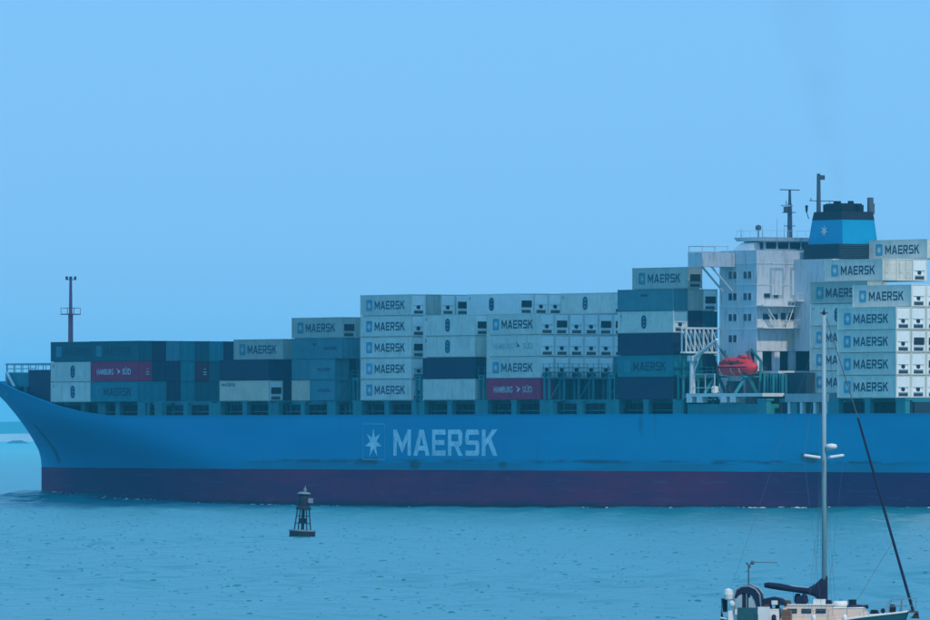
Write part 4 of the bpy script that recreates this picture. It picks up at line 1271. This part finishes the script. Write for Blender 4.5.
b = MB(); b.tube((0, 0, 0.7), (0, 0, 2.75), 0.16, 0.16, 8); b.lathe([(0.16, 0), (0.34, 0.1), (0.36, 0.45), (0.16, 0.6)], (0, 0, 1.3), 12); b.build('centre_tube', 'buoy', by)
b = MB(); b.lathe([(0.72, 2.65), (0.76, 2.7), (0.74, 2.85), (0.60, 3.0), (0.58, 3.6), (0.50, 4.0), (0.42, 4.12)], (0, 0, 0), 20); b.build('cage_drum', 'buoy', by)
MB().box(0.1, 0.62, -0.75, -0.4, 3.32, 3.78).build('solar_panel', 'buoy_pale', by)
b = MB(); b.lathe([(0.62, 4.12), (0.66, 4.16), (0.60, 4.28), (0.3, 4.36)], (0, 0, 0), 18); b.build('top_plate', 'buoy_pale', by)
b = MB(); b.lathe([(0.12, 4.36), (0.15, 4.4), (0.15, 4.65), (0.05, 4.75), (0.02, 5.0)], (0.1, 0, 0), 10); b.build('lantern', 'buoy_pale', by)

# ------------------------------------------------------------------ sailing boat
DS = 455.0
KS = 9318.8 / DS
def sz(py): return CAM_H - (py - 433.6) / KS
def sxp(px): return (px - 824.0) / KS
yacht = empty('sailboat', ((824 - 465) / 9318.8 * DS, DS, 0.0), R(-6))
tag(yacht, 'moored sailboat with furled navy sail and tall pale mast at lower right', 'sailboat')
# hull lofted in stations from stern to stem
stt = [(-5.0, 0.85, 0.80), (-4.6, 1.05, 0.74), (-3.4, 1.38, 0.62), (-1.5, 1.58, 0.56), (0.3, 1.52, 0.62), (1.2, 1.36, 0.76), (2.0, 1.12, 0.88), (3.1, 0.66, 1.0), (3.8, 0.28, 1.08), (4.15, 0.03, 1.13)]
rows = []
for (x, w, zt) in stt:
    prof = [(-w, zt), (-w * 0.98, zt * 0.55), (-w * 0.88, 0.0), (-w * 0.5, -0.45), (0, -0.6), (w * 0.5, -0.45), (w * 0.88, 0.0), (w * 0.98, zt * 0.55), (w, zt)]
    rake = max(0, (x - 2.5)) * 0.22
    rows.append([(x - rake * (1 - max(z, -0.3) / zt) if x > 2.5 else x + (0.25 * (1 - z / zt) if x < -4.9 else 0), y, z) for y, z in prof])
b = MB(); b.grid(rows, flip=True); b.quad([p for p in rows[0]]); b.build('hull', 'boat_green', yacht, True)
b = MB()
for a_, c_ in zip(rows[:-1], rows[1:]): b.quad([(a_[0][0], a_[0][1] + 0.02, a_[0][2] - 0.03), (c_[0][0], c_[0][1] + 0.02, c_[0][2] - 0.03), (c_[8][0], c_[8][1] - 0.02, c_[8][2] - 0.03), (a_[8][0], a_[8][1] - 0.02, a_[8][2] - 0.03)][::-1])
b.build('deck', 'gel_white', yacht)
b = MB()
for i in (0, 8):
    for a_, c_ in zip(rows[:-1], rows[1:]):
        p = Vector(a_[i]); q = Vector(c_[i]); b.tube(p, q, 0.05, 0.05, 6)
b.build('toe_rail', 'gel_white', yacht)
cab = MB(); cab.frustum((-2.1, 0.7, -1.08, 1.08), (-1.9, 0.45, -0.86, 0.86), 0.55, 1.42); cab.frustum((0.7, 2.35, -0.95, 0.95), (0.45, 2.0, -0.7, 0.7), 0.62, 1.28)
cab = cab.build('cabin', 'gel_cream', yacht)
b = MB(); b.box(-1.95, 0.5, -0.9, 0.9, 1.421, 1.48); b.frustum((0.5, 2.1, -0.74, 0.74), (0.5, 1.95, -0.66, 0.66), 1.281, 1.34); b.build('cabin_top', 'gel_white', yacht)
pw = MB().box(-0.24, 0.24, -0.02, 0.02, -0.11, 0.11).mesh('window', 'window')
for x in (-1.5, -0.8, -0.1): 
    o = put('window', pw, cab, (x, -0.945, 1.15)); o.rotation_euler = (R(-14), 0, 0)
b = MB(); b.box(1.2, 1.8, -0.35, 0.35, 1.34, 1.46); b.build('hatch', 'window', yacht)
b = MB(); b.frustum((-4.6, -2.1, -1.2, 1.2), (-4.6, -2.15, -1.1, 1.1), 0.55, 1.25); b.build('cockpit_coaming', 'gel_white', yacht)
# teal weather cloth and white cockpit panel on the port rail seen at the left
b = MB(); b.box(-4.15, -3.15, -1.42, -1.38, 0.55, 1.32); b.build('weather_cloth', 'canvas_teal', yacht)
b = MB(); b.box(-3.12, -2.55, -1.46, -1.40, 0.45, 1.36); b.build('side_locker', 'gel_white', yacht)
# hooped canvas shelter over the cockpit
rows2 = []
for j in range(3):
    y = (-1.05, 0.0, 1.05)[j]
    arc = []
    for (x, z) in ((-4.28, 1.25), (-4.3, 1.85), (-4.2, 2.15), (-3.95, 2.3), (-3.6, 2.33), (-3.3, 2.2), (-3.12, 1.95), (-3.05, 1.7), (-3.0, 1.35)):
        arc.append((x, y, z + (0.08 if j == 1 else 0)))
    rows2.append(arc)
b = MB(); b.grid([r[1:] for r in rows2]); b.grid([[(x, y, z - 0.05) for x, y, z in r[1:]] for r in rows2], flip=True); b.build('canvas_shelter', 'canvas_navy', yacht, True)
b = MB()
for y in (-1.07, 1.07):
    pts = [(x, y, z) for x, z in ((-4.28, 1.2), (-4.32, 1.85), (-4.22, 2.17), (-3.97, 2.33), (-3.6, 2.36), (-3.28, 2.22), (-3.08, 1.95), (-3.0, 1.3))]
    b.path(pts, 0.045)
    b.tube((-3.72, y, 1.2), (-3.72, y, 2.3), 0.03, n=5)
b.build('shelter_hoop', 'stainless', yacht)
def valance(name, outer, inner, ys, m):
    for y in ys:
        b = MB()
        b.grid([[(x, y, z) for x, z in outer], [(x, y, z) for x, z in inner]])
        b.grid([[(x, y + 0.03, z) for x, z in outer], [(x, y + 0.03, z) for x, z in inner]], flip=True)
        b.build(name, m, yacht)
valance('side_valance', [(-4.34, 1.75), (-4.24, 2.17), (-3.97, 2.34), (-3.6, 2.36), (-3.28, 2.22), (-3.06, 1.95), (-2.96, 1.35)],
        [(-4.22, 1.75), (-4.08, 1.94), (-3.9, 2.02), (-3.62, 2.0), (-3.44, 1.86), (-3.32, 1.7), (-3.22, 1.35)], (-1.10, 1.08), 'canvas_navy')
b = MB(); b.box(-4.2, -3.95, -1.06, -1.04, 1.3, 2.05); b.box(-3.62, -3.2, -1.06, -1.04, 1.3, 1.8); b.build('clear_side_panel', 'house_grey', yacht)
b = MB(); b.box(-3.93, -3.64, -1.055, -1.03, 1.3, 2.1); b.build('entry_flap', 'canvas_navy', yacht)
# dodger over the companionway
b = MB()
rows3 = [[(x, y, z) for (x, z) in ((-3.05, 1.45), (-2.9, 1.72), (-2.5, 1.8), (-2.1, 1.72), (-1.75, 1.48))] for y in (-0.95, 0.0, 0.95)]
b.grid(rows3); b.grid([[(x, y, z - 0.05) for x, y, z in r] for r in rows3], flip=True); b.build('spray_hood', 'canvas_navy', yacht, True)
valance('hood_side', [(-3.05, 1.6), (-2.9, 1.74), (-2.5, 1.82), (-2.1, 1.74), (-1.75, 1.5)], [(-3.05, 1.36), (-2.9, 1.4), (-2.5, 1.45), (-2.1, 1.43), (-1.75, 1.42)], (-0.96, 0.94), 'canvas_navy')
b = MB(); b.box(-2.5, -2.2, -0.99, -0.965, 1.46, 1.66); b.build('hood_window', 'gel_white', yacht)
# stern gear
b = MB(); b.path([(-4.9, -0.9, 1.0), (-4.95, -0.9, 1.75), (-4.95, 0.9, 1.75), (-4.9, 0.9, 1.0)], 0.035); b.path([(-4.9, -0.9, 1.4), (-4.9, 0.9, 1.4)], 0.025); b.path([(-4.93, -0.9, 1.75), (-4.3, -1.2, 1.72), (-4.3, -1.2, 1.0)], 0.03); b.build('stern_rail', 'stainless', yacht)
b = MB(); b.lathe([(0.05, -0.3), (0.2, -0.22), (0.24, 0), (0.2, 0.22), (0.05, 0.3)], (-4.6, -1.05, 1.95), 12); b.lathe([(0.02, -0.16), (0.14, -0.1), (0.16, 0), (0.14, 0.1), (0.02, 0.16)], (-4.42, -1.15, 1.5), 10); b.build('life_ring_buoy', 'gel_white', yacht)
b = MB(); b.box(-4.98, -4.7, -0.75, -0.35, 1.1, 1.75); b.tube((-4.95, -0.55, 1.1), (-5.0, -0.55, 0.3), 0.06, n=6); b.build('outboard_motor', 'black', yacht)
b = MB()
b.tube((sxp(747), 0.9, 1.0), (sxp(747), 0.9, sz(566)), 0.04, n=6); b.tube((sxp(744.5), 0.9, sz(563)), (sxp(749), 0.9, sz(568)), 0.05, n=5)
b.lathe([(0.02, -0.1), (0.1, -0.05), (0.1, 0.05), (0.02, 0.1)], (sxp(751), 0.9, sz(563)), 8)
b.tube((sxp(747), 0.9, sz(567)), (sxp(751), 0.9, sz(562)), 0.03, n=5); b.tube((sxp(751), 0.9, sz(562.5)), (sxp(776), 0.9, sz(563)), 0.018, n=5)
b.build('antenna_pole', 'wire', yacht)
# mast, spreaders, rigging
mast_top = sz(315)
b = MB(); b.tube((0, 0, 1.3), (0, 0, mast_top), 0.125, 0.10, 12)
mast = b.build('mast', 'spar', yacht, True)
zs = sz(457)
b = MB()
for s_, ze in ((-1, 0.06), (1, 0.06)):
    b.frustum((0, 0, 0, 0), (0, 0, 0, 0), 0, 0) if False else None
    b.tube((s_ * 0.17, s_ * 0.5, zs - 0.03), (s_ * 0.9, s_ * 1.05, zs + 0.02 + ze), 0.075, 0.07, 8)
b.build('spreader', 'gel_white', mast)
b = MB(); b.lathe([(0.05, -0.14), (0.26, -0.11), (0.29, 0.0), (0.25, 0.10), (0.05, 0.14)], (0.36, -0.05, sz(446.5)), 16); b.box(0.1, 0.4, -0.1, 0.05, sz(446.5) - 0.19, sz(446.5) - 0.135); b.build('radar_dome', 'gel_white', mast, True)
b = MB(); b.tube((0, 0, mast_top), (0, 0, mast_top + 0.35), 0.03, 0.02, 6); b.lathe([(0.06, 0), (0.09, 0.05), (0.05, 0.2)], (0, 0, mast_top), 8); b.tube((-0.2, 0, mast_top + 0.1), (0.2, 0, mast_top + 0.1), 0.02, n=5); b.build('masthead_light', 'black', mast)
b = MB()
for s_ in (-1, 1):
    b.path([(0.0, s_ * 1.45, 0.95), (s_ * 0.9, s_ * 1.05, zs + 0.06), (0, 0, mast_top - 0.1)], 0.008, 4)
    b.path([(-0.7, s_ * 1.42, 0.95), (0, s_ * 0.1, zs - 0.1)], 0.008, 4)
    b.path([(0.5, s_ * 1.4, 0.95), (0, s_ * 0.1, zs - 0.1)], 0.008, 4)
b.path([(-4.95, 0, 1.1), (0, 0, mast_top - 0.1)], 0.008, 4)
b.build('shroud', 'wire', mast)
for x in (-0.36, -0.2, 0.18):
    MB().tube((x, -0.02, 1.5), (x * 0.3, -0.02, mast_top - 0.5), 0.007, n=4).build('halyard', 'wire', mast)
# furled headsail on the forestay
hs0 = (sxp(913), 0, sz(611)); hs1 = (sxp(858), 0, sz(418)); hs2 = (0.12, 0, mast_top - 0.15)
b = MB(); b.tube(hs0, hs1, 0.075, 0.055, 8); b.build('furled_headsail', 'canvas_navy', yacht)
b = MB(); b.tube(hs1, hs2, 0.028, 0.022, 6); b.build('forestay', 'wire', yacht); MB().tube((sxp(893), 0, sz(541)), (sxp(858), -0.8, sz(600)), 0.012, n=4).build('inner_stay', 'wire', yacht)
# boom with the flaked mainsail under its cover
b = MB(); b.tube((-0.1, 0, sz(590)), (sxp(765), 0, sz(584.5)), 0.08, 0.07, 8); b.build('boom', 'spar', yacht)
secs = []
for (px, top, bot, w) in ((764, 583.3, 587.5, 0.10), (768, 582.4, 588.5, 0.16), (780, 583.5, 590.5, 0.18), (795, 586.5, 592.5, 0.17), (808, 587.6, 594.5, 0.18), (814, 585.0, 596.5, 0.19), (819, 580.5, 600.5, 0.2), (823, 576.5, 602.5, 0.2), (826.5, 575, 603.5, 0.16), (827.3, 577, 600, 0.05)):
    secs.append((sxp(px), w, sz(bot), sz(top)))
b = MB(); b.grid(lofted(secs, 12), flip=False); b.build('sail_cover', 'canvas_navy', yacht, True)
b = MB(); b.tube((sxp(793), 0.1, sz(591)), (sxp(794), 0.2, 1.0), 0.012, n=4); b.build('mainsheet', 'wire', yacht)
# deck gear
b = MB(); b.tube((sxp(852.5), -0.1, 1.34), (sxp(852.5), -0.1, sz(599.5)), 0.19, 0.2, 12); b.build('drum', 'black', yacht)
b = MB(); b.frustum((0.35, 1.2, -0.35, 0.3), (0.5, 1.1, -0.25, 0.2), 1.35, sz(601)); b.build('dinghy_bundle', 'gel_white', yacht, True)
b = MB(); b.box(-1.35, -1.05, -0.35, 0.0, 1.48, 1.85); b.lathe([(0.1, 0), (0.17, 0.1), (0.17, 0.35), (0.1, 0.5)], (-1.3, 0.2, 1.48), 10); b.lathe([(0.12, 0), (0.2, 0.12), (0.16, 0.4), (0.05, 0.52)], (-0.95, -0.2, 1.48), 10); b.build('deck_bag', 'canvas_navy', yacht)
b = MB(); b.box(-0.5, 0.1, -0.5, -0.1, 1.48, 1.72); b.build('liferaft', 'gel_white', yacht)
for (x, y) in ((-2.35, -1.52), (-0.4, -1.62), (1.1, -1.42)):
    MB().lathe([(0.02, 0), (0.11, 0.06), (0.12, 0.25), (0.11, 0.44), (0.02, 0.5)], (x, y, 0.5), 10).build('fender', 'gel_white' if x > -2 else 'canvas_navy', yacht, True)
for (x, y, z, r) in ((-1.75, -0.55, 1.48, 0.17), (0.25, -0.3, 1.48, 0.15), (2.45, 0.1, 1.0, 0.2), (-2.75, -1.0, 1.27, 0.16)):
    b = MB()
    for k in range(3):
        pts = [(x + r * (1 - 0.12 * k) * math.cos(a_), y + r * (1 - 0.12 * k) * math.sin(a_), z + 0.04 + 0.06 * k) for a_ in [2 * math.pi * i / 10 for i in range(11)]]
        b.path(pts, 0.035, 5)
    b.build('coiled_line', 'wood' if x < 0 else 'canvas_navy', yacht)
b = MB(); b.box(-2.0, -1.5, -1.06, -0.96, 0.7, 1.22); b.build('side_cloth', 'wood', yacht)
b = MB(); b.box(-2.9, -2.5, -0.9, -0.6, 1.26, 1.75); b.box(-2.35, -2.15, -0.6, -0.3, 1.26, 1.7); b.build('cockpit_gear', 'black', yacht)
b = MB(); b.tube((1.15, -0.62, 1.34), (2.2, -0.55, 1.36), 0.09, 0.09, 8); b.build('rolled_awning', 'canvas_navy', yacht)
b = MB()
for s_ in (-1, 1):
    prevp = None
    for (x, w, zt) in stt[1:-1]:
        p = (x, s_ * (w - 0.05), zt)
        b.tube(p, (p[0], p[1], p[2] + 0.6), 0.014, n=5)
        if prevp:
            for h_ in (0.3, 0.59): b.tube((prevp[0], prevp[1], prevp[2] + h_), (p[0], p[1], p[2] + h_), 0.007, n=4)
        prevp = p
b.build('lifeline', 'stainless', yacht)
b = MB()
for s_ in (-1, 1): b.path([(3.2, s_ * 0.6, 1.05), (3.25, s_ * 0.6, 1.7), (4.2, s_ * 0.2, 1.75), (4.5, 0, 1.75)], 0.022); b.path([(3.7, s_ * 0.35, 1.1), (3.8, s_ * 0.4, 1.72)], 0.018); b.path([(3.25, s_ * 0.6, 1.4), (4.35, s_ * 0.15, 1.4)], 0.014)
b.path([(4.5, 0, 1.75), (4.45, 0, 1.15)], 0.022); b.build('bow_pulpit', 'stainless', yacht)
b = MB(); b.box(3.7, 4.6, -0.14, 0.14, 1.06, 1.14); b.build('bowsprit', 'wood', yacht)
b = MB(); b.tube((4.1, -0.02, 1.2), (4.62, -0.02, 1.0), 0.03, n=6); b.frustum((4.25, 4.65, -0.22, 0.18), (4.4, 4.6, -0.03, 0.0), 0.78, 1.02); b.build('anchor', 'black', yacht)
b = MB(); b.lathe([(0.05, 0), (0.16, 0.05), (0.18, 0.3), (0.1, 0.42)], (3.35, -0.25, 1.05), 10); b.lathe([(0.03, 0), (0.1, 0.05), (0.1, 0.2), (0.04, 0.26)], (2.9, -0.35, 1.03), 10); b.build('windlass', 'black', yacht)

# ------------------------------------------------------------------ cloud
# the low cloud is unseen, added and shaped to lay shade over the forward ship
sv = Vector((sx * math.cos(SUN_EL), sy * math.cos(SUN_EL), math.sin(SUN_EL)))
cc = Vector(ship_to_world(17, 16, 20)) + sv * 1250.0
b = MB(); rc = random.Random(4)
lobes = [(lx + rc.uniform(-4, 4), ly + rc.uniform(-6, 6), rc.uniform(-4, 6), rc.uniform(30, 36)) for lx in (-110, -80, -50, -18, 15) for ly in (-90, -64, -38, -12, 14, 40, 66, 92)]
for (lx, ly, lz, lr) in lobes:
    n0 = len(b.v); nu, nv = 20, 12
    for j in range(nv + 1):
        th = math.pi * j / nv
        for i in range(nu):
            ph_ = 2 * math.pi * i / nu
            d = Vector((math.sin(th) * math.cos(ph_), math.sin(th) * math.sin(ph_), math.cos(th)))
            r_ = lr * (1 + 0.10 * math.sin(5 * d.x + lx) * math.sin(6 * d.y + ly) + 0.06 * math.sin(13 * d.z + 11 * d.x))
            z_ = d.z * r_ * 0.75
            b.v.append((lx + d.x * r_, ly + d.y * r_, lz + (z_ if z_ > 0 else z_ * 0.4)))
    for j in range(nv):
        for i in range(nu):
            b.f.append((n0 + j * nu + i, n0 + (j + 1) * nu + i, n0 + (j + 1) * nu + (i + 1) % nu, n0 + j * nu + (i + 1) % nu)); b.m.append(0)
cl_o = b.build('shade_cloud', 'foam', None, True)
cl_o.location = cc; cl_o.rotation_euler = (0, 0, SHIP_RZ)
tag(cl_o, kind='stuff')

# ------------------------------------------------------------------ exhaust smoke
p0 = Vector(ship_to_world(87.0, 16.2, Zr(31.0))); p1 = Vector(ship_to_world(80.0, 12.5, 79.0))
ax = (p1 - p0); SL = ax.length
b = MB(); rows = []
for j in range(13):
    t = j / 12.0; r = 1.3 + 8.5 * t ** 1.2
    rows.append([(r * (1 + 0.08 * math.sin(3 * a_ + j)) * math.cos(a_), r * (1 + 0.08 * math.cos(2 * a_ + j)) * math.sin(a_), SL * t) for a_ in [2 * math.pi * k / 20 for k in range(21)]])
b.grid(rows); b.quad(rows[0][:-1][::-1]); b.quad(rows[-1][:-1])
sm = b.build('smoke', 'foam'); sm.location = p0; sm.rotation_euler = ax.to_track_quat('Z', 'Y').to_euler()
smm = bpy.data.materials.new('exhaust_smoke'); smm.use_nodes = True
q = smm.node_tree; q.nodes.clear()
so = q.nodes.new('ShaderNodeOutputMaterial'); pv = q.nodes.new('ShaderNodeVolumePrincipled')
pv.inputs['Color'].default_value = (0.30, 0.33, 0.36, 1)
tcs = q.nodes.new('ShaderNodeTexCoord'); sps = q.nodes.new('ShaderNodeSeparateXYZ'); q.links.new(tcs.outputs['Object'], sps.inputs[0])
def mth(op, a_, b_=None):
    n = q.nodes.new('ShaderNodeMath'); n.operation = op
    for i, v in enumerate((a_, b_)):
        if v is None: continue
        if isinstance(v, (int, float)): n.inputs[i].default_value = v
        else: q.links.new(v, n.inputs[i])
    return n.outputs[0]
tz = mth('DIVIDE', sps.outputs[2], SL)
rad = mth('ADD', 1.1, mth('MULTIPLY', tz, 7.6))
rr_ = mth('DIVIDE', mth('SQRT', mth('ADD', mth('MULTIPLY', sps.outputs[0], sps.outputs[0]), mth('MULTIPLY', sps.outputs[1], sps.outputs[1]))), rad)
fall = mth('MAXIMUM', mth('SUBTRACT', 1.0, mth('MULTIPLY', rr_, rr_)), 0.0)
nzs = q.nodes.new('ShaderNodeTexNoise'); nzs.inputs['Scale'].default_value = 0.22; nzs.inputs['Detail'].default_value = 3.0
q.links.new(tcs.outputs['Object'], nzs.inputs['Vector'])
den = mth('MULTIPLY', mth('DIVIDE', mth('MULTIPLY', fall, mth('MAXIMUM', mth('SUBTRACT', nzs.outputs['Fac'], 0.32), 0.0)), mth('ADD', 0.35, mth('MULTIPLY', tz, 1.4))), 0.045)
q.links.new(den, pv.inputs['Density']); q.links.new(pv.outputs[0], so.inputs['Volume'])
sm.data.materials.clear(); sm.data.materials.append(smm)
tag(sm, 'faint dark exhaust smoke rising from the blue funnel', 'smoke', kind='stuff')

# ------------------------------------------------------------------ haze
b = MB(); b.box(-2600, 2600, -400, 16900, -1.6, 82.0)
hz = b.build('haze', 'foam')
hm = bpy.data.materials.new('sea_haze'); hm.use_nodes = True
hn = hm.node_tree; hn.nodes.clear()
ho = hn.nodes.new('ShaderNodeOutputMaterial'); pv = hn.nodes.new('ShaderNodeVolumePrincipled')
pv.inputs['Color'].default_value = (*HAZE_COLOR, 1)
pv.inputs['Density'].default_value = HAZE_DENSITY
pv.inputs['Anisotropy'].default_value = 0.0
hn.links.new(pv.outputs[0], ho.inputs['Volume'])
hz.data.materials.clear(); hz.data.materials.append(hm)
tag(hz, kind='stuff')
print('containers', n_cont)
